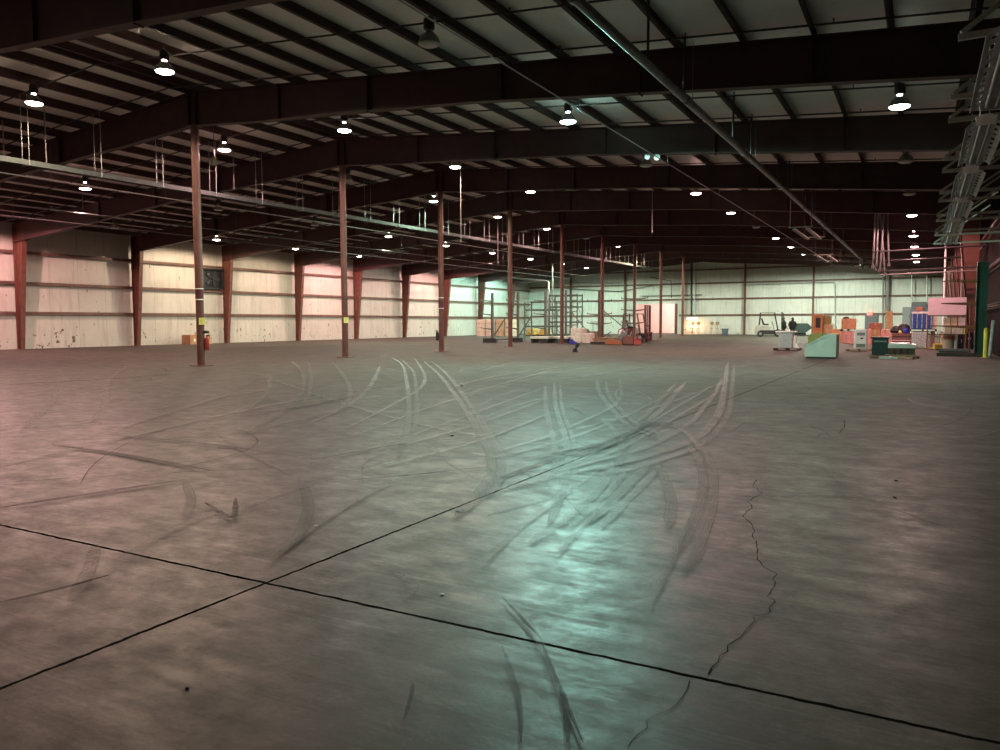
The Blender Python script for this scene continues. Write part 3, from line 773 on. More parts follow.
for i, y in enumerate(fy):
    o = fx0 if i == 0 else copy_tree(fx0); o.location = (row_x(y)+.08, y, RZ); o.scale = (.76, .86, .76)
    tag(o, flabels[i], 'light fixture', 'unlit slotted fluorescents in a row at right')
# triangular support brackets running out from the right wall
def make_bracket():
    r = empty('support_bracket', (0, 0, 0))
    MB().bar((0, 0, 0), (XR-.18, 0, 0), .04, .05).build('arm', STRUT, r)
    MB().bar((.02, 0, .03), (1.35, 0, 1.0), .035, .035).build('diagonal', STRUT, r)
    MB().box(XR-.19, XR-.171, -.06, .06, -.12, .12).build('wall_plate', STRUT, r)
    return r
br0 = make_bracket(); by = [7.15, 9.0, 10.0, 12.3, 13.3, 15.5, 16.5, 18.7, 19.7, 22.0, 23.0, 25.5]
for i, y in enumerate(by):
    o = br0 if i == 0 else copy_tree(br0)
    o.location = (.17, y, RZ+.40)
    o['label'] = f'olive steel bracket arm with diagonal at the right, {ordn[i]} from the camera'; o['category'] = 'bracket'; o['group'] = 'steel bracket arms along the right'

# hanging fluorescent pairs farther off
for (px0, py0, px1, py1, z, lab) in ((797, 229, 817, 240, 5.6, 'hanging unlit twin tube fixture above the two people'), (838, 256, 848, 262, 5.2, 'small hanging unlit twin tube fixture near the far wall')):
    a = on_z(px0, py0, z); b = on_z(px1, py1, z); c = (a+b)/2; d = (b-a); L = min(d.length, 4.8)/2; rz = 0
    r = empty('hanging_fixture', (c.x-(.85 if z < 5.3 else 0), c.y, z), 0, label=lab, cat='light fixture')
    for s in (-1, 1):
        MB().prism([(s*.28-.05, .08), (s*.28+.05, .08), (s*.28+.08, 0), (s*.28-.08, 0)], -L, L).build('tube_tray', STRUT, r)
        MB().bar((-.5, s*L, .12), (.5, s*L, .12), .04).build('cross_bar', STRUT, r)
        for q in (-1, 1): MB().tube([(q*.45, s*L, .1), (q*.45, s*L, roof(c.x)-z+.01)], .015, 6).build('hanger_rod', BLKPIPE, r)

# pipe bundle at right: five conduits drop from the roof, two pale pipes run to the right wall
for i, (px, pyb, lab) in enumerate(((873, 268, 'leftmost vertical pale conduit of the hanging bundle at right'), (876.5, 270, 'second vertical pale conduit of the hanging bundle'), (880, 272, 'bright middle vertical conduit of the hanging bundle'),
                              (885, 275, 'slanting vertical conduit right of the bundle middle'), (889, 266, 'rightmost short vertical conduit of the hanging bundle'))):
    a = on_y(px, pyb, 47+.3*i); b = on_y(px-[-2, -1.5, -4, 5, 2][i], 222, 47+.3*i)
    t = MB().tube([(a.x, a.y, a.z), (a.x+(b.x-a.x), a.y, roof(a.x)+.01)], .05, 10).tube([(a.x, a.y, a.z-.02), (a.x, a.y, a.z+.15)], .08, 10)
    tag(t.build('vertical_conduit', PIPE, smooth=True), lab, 'conduit', 'vertical conduits hanging in a bundle')
for i, (px, py, Y, r_, m_, lab) in enumerate(((880, 271.5, 47.5, .055, PIPEP, 'upper pinkish pipe running level to the right wall'), (880, 275, 47.9, .04, PIPEP, 'lower pinkish pipe running level to the right wall'),
                              (872, 252, 46.5, .045, BLKPIPE, 'grey pipe running level above the pinkish pipes'), (868, 262, 52, .05, BLKPIPE, 'dark pipe running level behind the conduit bundle'))):
    a = on_y(px, py, Y)
    t = MB().tube([(a.x, Y, a.z), (XR-.01, Y, a.z+.1)], r_, 10)
    tag(t.build('level_pipe', m_, smooth=True), lab, 'pipe', 'level pipes running to the right wall')
for (px, y0, y1, Y, r_, m_, lab) in ((943.5, 246, 312, 56, .06, WHITE, 'pale vertical pipe standing right of the hanging bundle'), (960.5, 255, 318, 52, .05, PIPEP, 'thin pale vertical pipe left of the orange column')):
    a = on_y(px, y1, Y)
    tag(MB().tube([(a.x, Y, 0), (a.x, Y, roof(a.x)+.01)], r_, 10).build('riser_pipe', m_, smooth=True), lab, 'pipe')

# ---------------------------------------------------------------- things on the far and left walls
a = on_x(204.5, 268.5, XL+.25); b = on_x(221, 291, XL+.25)
ym = (a.y+b.y)/2; z0, z1 = 4.02, 5.55; hw = 1.0
fan = empty('exhaust_fan', (XL+.22, ym, (z0+z1)/2), label='dark square exhaust fan set in the white left wall between the girts', cat='fan')
hh = (z1-z0)/2
fr = MB()
for s in (-1, 1): fr.box(-.1, .12, min(s*hw, s*(hw-.1)), max(s*hw, s*(hw-.1)), -hh, hh); fr.box(-.1, .12, -hw, hw, min(s*hh, s*(hh-.1)), max(s*hh, s*(hh-.1)))
fr.build('frame', LAMPB, fan)
MB().box(-.2, -.1, -hw, hw, -hh, hh).build('back_plate', BLACK, fan)
for i in range(5):
    an = i*2*PI/5
    MB().prism([(.08, -.05), (.62, -.16), (.62, .10), (.08, .05)], -.01, .02, 'x').build('blade', LAMPB, fan).rotation_euler.x = an
MB().tube([(-.08, 0, 0), (.1, 0, 0)], .1, 12).build('hub', LAMPB, fan)
for i, (px0, px1, y0, y1, lab, m_) in enumerate(((186.5, 196.5, 337.5, 345.2, 'brown cardboard box on the floor by the left wall, left of the nearest post', CARD), (199, 209.5, 337.5, 345, 'brown cardboard box by the left wall, right of the nearest post', CARDT))):
    a = on_x(px0, y1, -45.5); b = on_x(px1, y1, -45.5)
    z = 1.47*0+ .68
    r = empty('cardboard_box', (-45.6, (a.y+b.y)/2, 0), label=lab, cat='box', group='cardboard boxes by the left wall')
    w = (b.y-a.y)/2*.85
    MB().box(-.45, .45, -w, w, 0, z).build('body', m_, r, bevel=.01)
    MB().box(.45, .455, -w*.2, w*.2, z*.3, z*.6).build('label', WHITE, r)

# ---------------------------------------------------------------- crates of boxes: generic helpers
def fbox(px0, px1, y0, y1, depth, name, m, lab, cat, Y=None, z0=None, bevel=.02, group=None, extras=None):
    """front face seen between px0..px1 and y0..y1; stands on the floor unless Y and z0 are given"""
    if Y is None: Y = on_z((px0+px1)/2, y1).y
    a = on_y(px0, y1, Y); b = on_y(px1, y1, Y); t = on_y((px0+px1)/2, y0, Y)
    zb = 0 if z0 is None else z0
    r = empty(name, ((a.x+b.x)/2, Y+depth/2, zb), label=lab, cat=cat, group=group)
    hw, h = (b.x-a.x)/2, t.z-zb
    MB().box(-hw, hw, -depth/2, depth/2, 0, h).build('body', m, r, bevel=min(bevel, hw*.2, h*.2))
    if extras: extras(r, hw, depth/2, h)
    return r, hw, h, Y
def tape(r, hw, hd, h):
    MB().box(-.04, .04, -hd-.002, hd+.002, h-.01, h+.003).build('tape_strip', CARDT, r)
    MB().box(-.04, .04, -hd-.004, -hd, h*.7, h+.002).build('tape_strip', CARDT, r)
def pallet(x0, x1, y0, y1, z, m, lab, group=None):
    r = empty('pallet', ((x0+x1)/2, (y0+y1)/2, z), label=lab, cat='pallet', group=group)
    hw, hd = (x1-x0)/2, (y1-y0)/2
    for s in (-1, 0, 1): MB().box(s*(hw-.05)-.045, s*(hw-.05)+.045, -hd, hd, .018, .105).build('stringer', m, r)
    for i in range(6):
        yy = -hd+.05+i*(2*hd-.1)/5
        MB().box(-hw, hw, yy-.05, yy+.05, .105, .125).build('deck_board', m, r)
    for i in range(3):
        yy = -hd+.05+i*(2*hd-.1)/2
        MB().box(-hw, hw, yy-.05, yy+.05, 0, .018).build('bottom_board', m, r)
    return r

# -- back left: stacked carton pallets by the far left corner, and yellow sacks
CARDPQ = mat('dull_tan_cardboard', (.42, .34, .22), .8, 0, .3, 5)
CARDPP = mat('very_pale_cardboard', (.56, .50, .40), .8, 0, .2, 5)
for i, px in enumerate((482.5, 492, 501.5, 511)):
    for j in range(2):
        base = on_z(px, 336.2)
        m_ = (CARDPP, CARDPQ, CARDPP)[(i*2+j*3) % 3]
        r = empty('carton_stack', (base.x, base.y, j*.92), label=f'{"upper" if j else "lower"} pale carton block, {ordn[i]} from the left by the far left corner', cat='carton', group='carton blocks stacked by the far left corner')
        MB().box(-.47, .47, -.5, .5, 0, .90).build('body', m_, r, bevel=.02)
        MB().box(-.48, .48, -.51, .51, .47, .50).build('strap', WOOD, r)
for i, px in enumerate((532.5, 545)):
    base = on_z(px, 335.9)
    r = empty('sack_pallet', (base.x, base.y, 0), label=['low heap of yellow sacks behind the green rack, left', 'low heap of yellow sacks behind the green rack, right'][i], cat='sacks', group='yellow sacks behind the rack')
    for k_ in range(3):
        MB().prism([(-.55+.05*k_, 0), (.55-.05*k_, 0), (.6-.12*k_, .1), (.5-.12*k_, .24), (-.5+.1*k_, .24), (-.6+.12*k_, .12)], -.5, .5).build('sack_layer', mat('yellow_sack_%d%d' % (i, k_), (.55, .38, .10), .8), r, (0, 0, .13+.23*k_))
    MB().box(-.6, .6, -.5, .5, 0, .13).build('pallet_base', DWOOD, r)

# -- cantilever racks
def cantilever(px, yb, ytop, levels, sides, lab, m=RACKG, brace=None, base_m=BLACK):
    p = on_z(px, yb); Zt = on_y(px, ytop, p.y).z
    r = empty('cantilever_rack_upright', (p.x, p.y, 0), label=lab, cat='rack upright', group='cantilever rack uprights')
    u = MB()
    for s in (-1, 1): u.box(s*.08-.01, s*.08+.01, -.06, .06, .3, Zt)
    u.box(-.08, .08, -.01, .01, .3, Zt)
    u.build('upright', m, r)
    MB().box(-.75 if -1 in sides else -.25, .75 if 1 in sides else .35, -.14, .14, 0, .32).build('base', base_m, r, bevel=.01)
    for z in levels:
        for s in sides:
            MB().prism([(s*.08, z-.07), (s*.08, z+.05), (s*.95, z+.10), (s*.95, z+.05)], -.045, .045).build('arm', m, r)
            MB().box(min(s*.95, s*.98), max(s*.95, s*.98), -.05, .05, z+.04, z+.17).build('arm_stop', m, r)
    if brace:
        for (dx, dy, za, zb) in brace: MB().bar((0, 0, za), (dx, dy, zb), .07).build('brace', m, r)
    return r, p
cantilever(492.5, 342.6, 293, (1.0, 2.05, 3.05), (-1,), 'grey green cantilever rack upright, leftmost, left of the fourth post', brace=[(1.3, -.4, .35, 1.8)])
cantilever(518, 342, 292, (1.0, 2.05, 3.10), (-1,), 'grey green cantilever rack upright just right of the fourth post', brace=[(1.3, -.4, .35, 1.9)])
cantilever(545.5, 341.2, 291.5, (1.0, 2.1, 3.15), (-1,), 'grey green cantilever rack upright left of the fifth post')
cantilever(565.8, 340.5, 290.2, (1.2, 2.3, 3.2), (1,), 'grey green cantilever rack upright just right of the fifth post', brace=[(2.1, 0, 2.9, .5)])
cantilever(599.2, 341.8, 290, (1.35, 2.05, 3.05), (-1, 1), 'brown cantilever rack upright with arms both sides beside the sixth post', m=mat('brown_rack', (.13, .075, .06), .6), brace=[(2.2, .3, 2.6, .8)])
cantilever(634.2, 343.0, 289, (1.4, 2.3, 3.1), (-1, 1), 'brown cantilever rack upright in front of the maroon forklift', m=mat('brown_rack_b', (.17, .10, .085), .6))
# long floor beams between the left uprights
for (pa, pb, lab) in (((497, 341.5), (515, 341.2), 'low steel beam lying between the two leftmost rack uprights'), ):
    a = on_z(*pa); b = on_z(*pb)
    tag(MB().bar((a.x, a.y, .16), (b.x, b.y, .16), .10, .12).build('floor_beam', RACKG), lab, 'beam')

# -- pallet racks of dark green frames
def pallet_rack(px0, px1, yb, zt, depth, beams, lab, diag=True):
    c = on_z((px0+px1)/2, yb); a = on_y(px0, yb, c.y); b = on_y(px1, yb, c.y); w = (b.x-a.x)/2
    r = empty('pallet_rack', (c.x, c.y+depth/2, 0), label=lab, cat='pallet rack')
    for s in (-1, 1):
        for t in (-1, 1): MB().box(s*w-.045, s*w+.045, t*depth/2-.04, t*depth/2+.04, 0, zt).build('upright', RACKD, r)
        for i in range(4):
            z = .3+i*(zt-.6)/4; z2 = z+(zt-.6)/4
            MB().bar((s*w, -depth/2, z if i % 2 else z2), (s*w, depth/2, z2 if i % 2 else z), .035).build('frame_brace', RACKD, r)
        for z in (.25, zt-.15): MB().bar((s*w, -depth/2, z), (s*w, depth/2, z), .04).build('frame_brace', RACKD, r)
    for z in beams:
        for t in (-1, 1): MB().box(-w, w, t*depth/2-.03, t*depth/2+.03, z-.07, z+.07).build('beam', RACKD, r)
    return r, c, w
pallet_rack(524.5, 556.5, 340.4, 3.15, 1.3, (1.15, 2.5), 'empty dark green pallet rack with two beam levels, left of the fifth post')
pallet_rack(549.5, 577, 338.4, 4.1, 1.2, (1.5, 2.9, 3.95), 'taller empty dark green pallet rack around the fifth post')
# riser pipes at the rack, joining a pipe that runs left along the far wall
for (px, top, lab) in ((548.4, 281, 'dark elbowed riser pipe standing at the rack and turning left'), (552.4, 255, 'dark riser pipe going up to the roof beside the rack')):
    Y = 76
    a = on_y(px, 330, Y); z = on_y(px, top, Y).z
    if top == 281:
        e = on_y(508, 277.5, Y)
        t = MB().tube([(a.x, Y, 0), (a.x, Y, z-.2), (a.x-.2, Y, z), (e.x, Y, e.z)], .11, 10)
    else: t = MB().tube([(a.x, Y, 0), (a.x, Y, roof(a.x)+.01)], .09, 10)
    tag(t.build('riser_pipe', PIPE, smooth=True), lab, 'pipe')
# -- low stacks of pale sheets
for (px0, px1, yb, lab) in ((530, 549, 343, 'low stack of pale sheets on black blocks, left of two'), (550, 568, 342.8, 'low stack of pale sheets on black blocks, right of two')):
    c = on_z((px0+px1)/2, yb); a = on_y(px0, yb, c.y); b = on_y(px1, yb, c.y); w = (b.x-a.x)/2
    r = empty('sheet_stack', (c.x, c.y+.5, 0), label=lab, cat='sheet stack', group='pale sheet stacks below the racks')
    MB().box(-w, w, -.55, .55, .30, .42).build('sheets', PALE, r, bevel=.01)
    MB().box(-w+.02, w-.04, -.53, .53, .42, .46).build('top_sheet', WHITE, r, bevel=.01)
    MB().box(0, w*.9, -.5, .5, 0, .30).build('block', BLACK, r)
    MB().box(-w*.9, -w*.7, -.5, .5, 0, .30).build('block', BLACK, r)
# -- white wrapped boxes on dark pallet
fbox(570.5, 581.5, 328, 342.9, 1.0, 'wrapped_box', WRAP, 'tall cream box in white wrap beside the blue tarp', 'box', bevel=.05)
fbox(582, 590, 333, 343.2, .9, 'wrapped_box', mat('pinkish_wrap', (.78, .60, .55), .4, var=.2), 'short pinkish wrapped box right of the cream box', 'box', bevel=.05)
r = empty('blue_tarp', on_z(573.5, 344.2), label='small crumpled blue tarp on the floor before the cream box', cat='tarp')
MB().prism([(-.32, 0), (.40, 0), (.30, .12), (.05, .20), (-.12, .36), (-.26, .30)], -.12, .12).build('folds', BLUET, r, bevel=.02)
# -- lumber on black pallet
p = on_z(602, 344.3)
r = empty('lumber_pile', (p.x, p.y+.4, 0), label='loose pile of brown lumber on a black skid by the sixth post', cat='lumber')
MB().box(-.85, .75, -.4, .4, 0, .16).build('skid', BLACK, r)
rnd = random.Random(5)
for i in range(9):
    z = .16+.06*(i//3); x = -.75+rnd.uniform(0, .2)
    MB().box(x, x+rnd.uniform(1.1, 1.5), -.35+.24*(i % 3), -.17+.24*(i % 3), z, z+.055, rot=('Z', rnd.uniform(-.08, .08))).build('plank', (WOOD, CARDO, BOARD)[i % 3], r)
MB().bar((-.3, 0, .34), (.5, .0, .85), .06, .05).build('raised_plank', DWOOD, r)
for i in range(8):
    x = -.7+.17*i
    MB().box(x, x+rnd.uniform(.3, .7), -.3+.06*i, -.18+.06*i, .34+.05*(i % 2), .40+.05*(i % 2), rot=('Y', rnd.uniform(-.12, .12))).build('offcut', (RUST, WOOD, DWOOD, CARDO)[i % 4], r)
# clutter behind the cream boxes
for (px, py, w_, h_, m_, lab) in ((586, 341.2, .9, .95, 'dull', 'dull brown heap of bags behind the cream wrapped boxes'), (592, 340.6, .6, .7, 'rust', 'small rusty steel box between the cream boxes and lumber'), (607, 340.8, .5, .55, 'grey', 'small grey drum behind the right end of the lumber pile')):
    q = on_z(px, py); mm = {'dull': mat('dull_brown_bag', (.14, .09, .06), .8, 0, .5, 7), 'rust': RUST, 'grey': GREYP}[m_]
    r = empty({'dull': 'bag_heap', 'rust': 'steel_box', 'grey': 'small_drum'}[m_], (q.x, q.y+.3, 0), label=lab, cat={'dull': 'bags', 'rust': 'box', 'grey': 'drum'}[m_])
    if m_ == 'dull':
        MB().prism([(-w_/2, 0), (w_/2, 0), (w_*.45, h_*.4), (w_*.2, h_*.7), (-.05, h_), (-w_*.3, h_*.75), (-w_*.48, h_*.35)], -.3, .3).build('bags', mm, r, bevel=.04)
    elif m_ == 'rust':
        MB().box(-w_/2, w_/2, -.25, .25, 0, h_).build('body', mm, r, bevel=.01); MB().box(-w_*.55, w_*.55, -.27, .27, h_, h_+.04).build('lid', DWOOD, r)
    else:
        MB().lathe([(.001, 0), (.24, 0), (.25, .2), (.24, .22), (.25, .4), (.24, h_), (.001, h_)], 18).build('body', mm, r, smooth=True)
# small stool like frame near it
p = on_z(596, 338.6)
r = empty('steel_trestle', (p.x, p.y, 0), label='thin dark steel trestle standing behind the lumber pile', cat='trestle')
for s in (-1, 1): MB().tube([(s*.3, 0, 0), (s*.3, 0, 1.5)], .03, 8).build('leg', RACKG, r)
MB().bar((-.55, 0, 1.5), (.4, 0, 1.5), .06).build('top_bar', RACKG, r)
# wrapped machine and scraps
p = on_z(620, 344.2)
r = empty('wrapped_machine', (p.x+.15, p.y+.35, 0), label='grey wrapped machine heap between lumber pile and maroon forklift', cat='machine')
MB().box(-.34, .30, -.26, .26, .1, .62).build('wrapped_body', mat('dusty_grey_wrap', (.20, .19, .19), .5, 0, .6, 9, .5), r, bevel=.06)
MB().lathe([(.001, .55), (.24, .55), (.27, .7), (.20, .88), (.10, .98), (.001, 1.0)], 9, (-.12, 0, 0)).build('wrapped_top', CLEAR, r)
MB().tube([(.2, -.1, .6), (.25, -.1, 1.05)], .05, 8).build('grey_pipe_stub', GREYP, r)
MB().box(-.5, .5, -.35, .35, 0, .1).build('skid', DWOOD, r)
MB().box(-.1, .25, -.4, -.2, .5, .8, rot=('Y', .5)).build('grey_cover', GREYP, r)
p = on_z(617.5, 344.4)
r = empty('orange_beam', (p.x-.1, p.y-.45, 0), label='orange painted rack beams lying beside the lumber', cat='beam')
MB().bar((-.6, 0, .1), (.55, .05, .07), .10, .14).build('beam', ORNG, r)
MB().bar((-.4, .12, .24), (.45, .10, .2), .10, .14).build('beam', ORNG, r)
p = on_z(629.5, 344.8)
r = empty('scrap_crate', (p.x, p.y, 0), label='open dark red scrap crate in front of the maroon forklift', cat='crate')
MB().box(-.38, .38, -.3, .3, 0, .05).box(-.38, .38, -.3, -.27, 0, .55).box(-.38, .38, .27, .3, 0, .6).box(-.38, -.35, -.3, .3, 0, .55).box(.35, .38, -.3, .3, 0, .55).build('crate_body', BOARD, r)
MB().bar((-.2, 0, .05), (.1, .1, .85), .08).build('scrap_piece', GREYP, r)
MB().bar((.1, 0, .05), (.25, -.1, .75), .10, .04).build('scrap_piece', RUST, r)

# -- pallet jacks
def pallet_jack(loc, rz, m, lab):
    r = empty('pallet_jack', loc, rz, label=lab, cat='pallet jack')
    for s in (-1, 1):
        MB().box(-1.1, 0, s*.2-.08, s*.2+.08, .06, .13).build('fork', m, r)
        MB().tube([(-1.0, s*.2-.05, .05), (-1.0, s*.2+.05, .05)], .05, 10).build('roller', RUBBER, r)
    MB().prism([(0, .05), (.28, .05), (.25, .35), (.05, .45), (0, .4)], -.26, .26).build('pump_body', m, r, bevel=.01)
    MB().tube([(.15, -.05, .1), (.15, .05, .1)], .10, 12).build('steer_wheel', RUBBER, r)
    MB().tube([(.15, 0, .35), (.35, 0, 1.15)], .025, 8).build('handle_shaft', m, r)
    MB().tube([(.35, -.15, 1.12), (.37, -.15, 1.25), (.37, .15, 1.25), (.35, .15, 1.12)], .02, 8).build('handle_loop', BLACK, r)
    return r
pallet_jack(on_z(637.5, 345.2), -1.2, REDP, 'bright red pallet jack in front of the maroon forklift').scale = (.85, .85, .85)
# -- forklift
def forklift(loc, rz, body, dark, lab, mast_h=2.6, s=1.0):
    r = empty('forklift', loc, rz, label=lab, cat='forklift'); r.scale = (s, s, s)
    MB().prism([(-1.25, .25), (.65, .22), (.65, .55), (.3, .62), (-.1, .60), (-.15, .95), (-1.05, 1.08), (-1.30, .95), (-1.36, .5)], -.50, .50).build('chassis', body, r, bevel=.03)
    MB().prism([(-1.40, .28), (-.95, .28), (-.95, 1.0), (-1.25, .98), (-1.42, .8)], -.54, .54).build('counterweight', body, r, bevel=.04)
    MB().box(-.95, .66, -.56, .56, .22, .58).build('side_sill', dark, r, bevel=.02)
    for x, rr in ((-.92, .27), (.52, .33)):
        for q in (-1, 1):
            t = MB().tube([(x, q*.40, rr), (x, q*.60, rr)], rr, 20).build('wheel', RUBBER, r, smooth=True)
            MB().tube([(x, q*.60, rr), (x, q*.61, rr)], rr*.5, 12).build('hub', GREYP, t)
    MB().prism([(-.75, 1.02), (-.25, 1.0), (-.25, 1.14), (-.62, 1.16), (-.80, 1.65), (-.92, 1.62)], -.25, .25).build('seat', BLACK, r, bevel=.02)
    MB().tube([(.22, 0, .6), (.05, 0, 1.25)], .03, 8).build('steering_column', dark, r)
    w = MB(); n = 16; c = Vector((.03, 0, 1.28))
    w.tube([(c.x+.05*math.cos(a)*1.2, .17*math.sin(a), c.z+.14*math.cos(a)*.6) for a in [2*PI*k_/n for k_ in range(n+1)]], .014, 6, False).build('steering_wheel', BLACK, r)
    for q in (-1, 1):
        MB().tube([(-1.05, q*.46, 1.0), (-.95, q*.44, 2.08)], .055, 8).build('guard_post', dark, r)
        MB().tube([(.52, q*.46, .6), (.22, q*.44, 2.08)], .055, 8).build('guard_post', dark, r)
    g = MB().bar((-.98, -.46, 2.1), (-.98, .46, 2.1), .06).bar((.25, -.46, 2.1), (.25, .46, 2.1), .06)
    for i in range(5): g.bar((-.98, -.44+.22*i, 2.1), (.25, -.44+.22*i, 2.1), .045)
    g.build('overhead_guard', dark, r)
    for q in (-1, 1):
        MB().box(.78, .90, q*.32-.05, q*.32+.05, .08, mast_h).build('mast_rail', dark, r)
        MB().box(.92, 1.0, q*.22-.04, q*.22+.04, .08, mast_h*.96).build('mast_rail', dark, r)
        MB().prism([(1.04, .10), (1.10, .10), (1.10, .70), (1.04, .70)], q*.24-.06, q*.24+.06).box(1.04, 2.05, q*.24-.06, q*.24+.06, .07, .11).build('fork', dark, r)
    for z in (.35, 1.2, mast_h-.05): MB().box(.76, .92, -.36, .36, z-.05, z+.05).build('mast_crossbar', dark, r)
    MB().tube([(.84, 0, .3), (.84, 0, mast_h*.8)], .05, 8).build('lift_cylinder', GREYP, r)
    MB().box(1.0, 1.05, -.45, .45, .25, .40).box(1.0, 1.05, -.45, .45, .62, .74).build('fork_carriage', dark, r)
    return r
p = on_z(771.5, 336.7)
forklift((p.x, p.y, 0), .15, LIFT, LIFTD, 'pale bodied forklift with dark frame parked before the far wall', 2.15, 1.12)
p = on_z(629, 342.2)
forklift((p.x-.1, p.y+2.2, 0), -.2, LIFTR, LIFTR, 'maroon forklift with tall raised mast right of the racks', 2.75, 1.0)
# -- self dumping hopper
p = on_z(799.5, 336.0)
r = empty('dump_hopper', (p.x, p.y, 0), .1, label='dark green self dumping hopper right of the two people', cat='hopper')
MB().prism([(-.95, .40), (-.55, 1.30), (.75, 1.32), (1.22, .85), (.55, .32), (-.6, .28)], -.6, .6).build('bucket', HOPG, r, bevel=.02)
for q in (-1, 1): MB().box(-.8, .5, q*.4-.08, q*.4+.08, 0, .3).build('base_rail', BLACK, r)
for q in (-1, 1): MB().tube([(.45, q*.5-.05, .18), (.45, q*.5+.05, .18)], .18, 14).build('wheel', RUBBER, r)

# ---------------------------------------------------------------- people
def person(loc, rz, lab, lean=0.0, arm=(.25, .3)):
    V, E_, R = [], [], []
    def v(x, y, z, rad, par=None):
        V.append((x, y, z)); R.append(rad)
        if par is not None: E_.append((par, len(V)-1))
        return len(V)-1
    pel = v(0, 0, .95, .15)
    sp = v(0, .01, 1.15, .145, pel); ch = v(0, .02, 1.34, .165, sp); nk0 = v(0, .01, 1.49, .075, ch); nk = v(0, -.01, 1.56, .055, nk0)
    hd = v(0, -.02, 1.66, .098, nk); top = v(0, -.02, 1.76, .062, hd); v(0, -.115, 1.645, .018, hd)
    for s in (-1, 1):
        hip = v(s*.10, 0, .88, .098, pel); kn = v(s*(.12), -.03+lean*s*.1, .49, .062, hip); an = v(s*.13, .03+lean*s*.15, .09, .042, kn)
        v(s*.15, -.14+lean*s*.15, .045, .038, an)
        sh = v(s*.21, .01, 1.40, .085, ch); el = v(s*.30, .04, 1.13, .066, sh)
        wr = v(s*(.24), -arm[0], 1.13-arm[1]*.3 if s > 0 else .92, .030, el); pm = v(s*.22, -arm[0]-.07, 1.12-arm[1]*.3 if s > 0 else .84, .030, wr)
        px_, py_, pz_ = V[pm]
        down = s < 0
        for i in range(4):
            o_ = (i-1.5)*.020; L_ = (.065, .078, .074, .058)[i]
            a = v(px_+o_*.6, py_-(.01 if down else .03)+ (o_ if down else 0), pz_-(.03 if down else 0)+(0 if down else o_), .0095, pm)
            b = v(V[a][0], V[a][1]-(.008 if down else L_*.6), V[a][2]-(L_*.6 if down else .01), .0085, a)
            v(V[b][0]+.0, V[b][1]+(.0 if down else -.01), V[b][2]-(L_*.4 if down else .025), .0075, b)
        t = v(px_-s*.03, py_-.02, pz_+.0, .010, pm); v(V[t][0]-s*.012, V[t][1]-.025, V[t][2]-.015, .0085, t)
    bm = bmesh.new(); ly = bm.verts.layers.skin.verify()
    vs = [bm.verts.new(p_) for p_ in V]
    for a, b in E_: bm.edges.new((vs[a], vs[b]))
    for i, x in enumerate(vs):
        k_ = 1.28 if i in (pel, sp, ch) else 1.0
        x[ly].radius = (R[i]*k_, R[i]); x[ly].use_root = (i == 0)
    me = bpy.data.meshes.new('body_skeleton'); bm.to_mesh(me); bm.free()
    o = bpy.data.objects.new('tmp_body', me); COL.objects.link(o)
    m1 = o.modifiers.new('skin', 'SKIN'); m1.use_smooth_shade = True
    m2 = o.modifiers.new('sub', 'SUBSURF'); m2.levels = m2.render_levels = 2
    dg = bpy.context.evaluated_depsgraph_get(); ev = o.evaluated_get(dg)
    bme = bpy.data.meshes.new_from_object(ev); bpy.data.objects.remove(o)
    bme.materials.clear()
    for m_ in (CLOTH, TROUS, SKIN, BLACK): bme.materials.append(m_)
    for p_ in bme.polygons:
        c = p_.center; p_.use_smooth = True
        if c.z > 1.53: p_.material_index = 2
        elif c.z < .10: p_.material_index = 3
        elif c.z < .93 and abs(c.x) < .2: p_.material_index = 1
        elif abs(c.x) > .12 and c.y < -arm[0]-.02 and c.z > .6: p_.material_index = 2
        else: p_.material_index = 0
    b = bpy.data.objects.new('person', bme); COL.objects.link(b); b.location = loc; b.rotation_euler.z = rz
    tag(b, lab, 'person', 'two people standing by the forklift'); b.scale = (1.12, 1.12, 1.03)
    h = MB(); bmesh.ops.create_uvsphere(h.bm, u_segments=16, v_segments=10, radius=.112)
    bmesh.ops.scale(h.bm, vec=(.95, 1.05, 1.1), verts=h.bm.verts)
    bmesh.ops.delete(h.bm, geom=[q for q in h.bm.verts if q.co.z < -.02 and q.co.y < -.01 or q.co.z < -.10], context='VERTS')
    h.build('hair', HAIR, b, (0, .008, 1.70), smooth=True)
    for s in (-1, 1):
        e = MB(); bmesh.ops.create_uvsphere(e.bm, u_segments=8, v_segments=6, radius=.012); e.build('eye', WHITE, b, (s*.034, -.112, 1.675), smooth=True)
        e = MB(); bmesh.ops.create_uvsphere(e.bm, u_segments=8, v_segments=6, radius=.022); bmesh.ops.scale(e.bm, vec=(.4, .8, 1.3), verts=e.bm.verts); e.build('ear', SKIN, b, (s*.108, -.01, 1.665), smooth=True)
    MB().box(-.03, .03, -.122, -.108, 1.60, 1.61).build('mouth', mat('lips', (.25, .08, .07), .6), b)
    jk = MB().lathe([(.235, .80), (.25, .86), (.24, 1.10), (.265, 1.30), (.25, 1.40), (.17, 1.46), (.10, 1.52), (.085, 1.60)], 20)
    bmesh.ops.scale(jk.bm, vec=(1.05, .74, 1), verts=jk.bm.verts)
    o = jk.build('jacket', CLOTH, b, smooth=True)
    return b
p = on_z(783.5, 338.0); person((p.x, p.y, 0), 1.7, 'person in dark jacket standing nearest the forklift mast, left of two', .6)
p = on_z(792.2, 338.0); person((p.x, p.y, 0), 3.5, 'person in dark jacket standing before the green hopper, right of two', .2, (.22, .1))

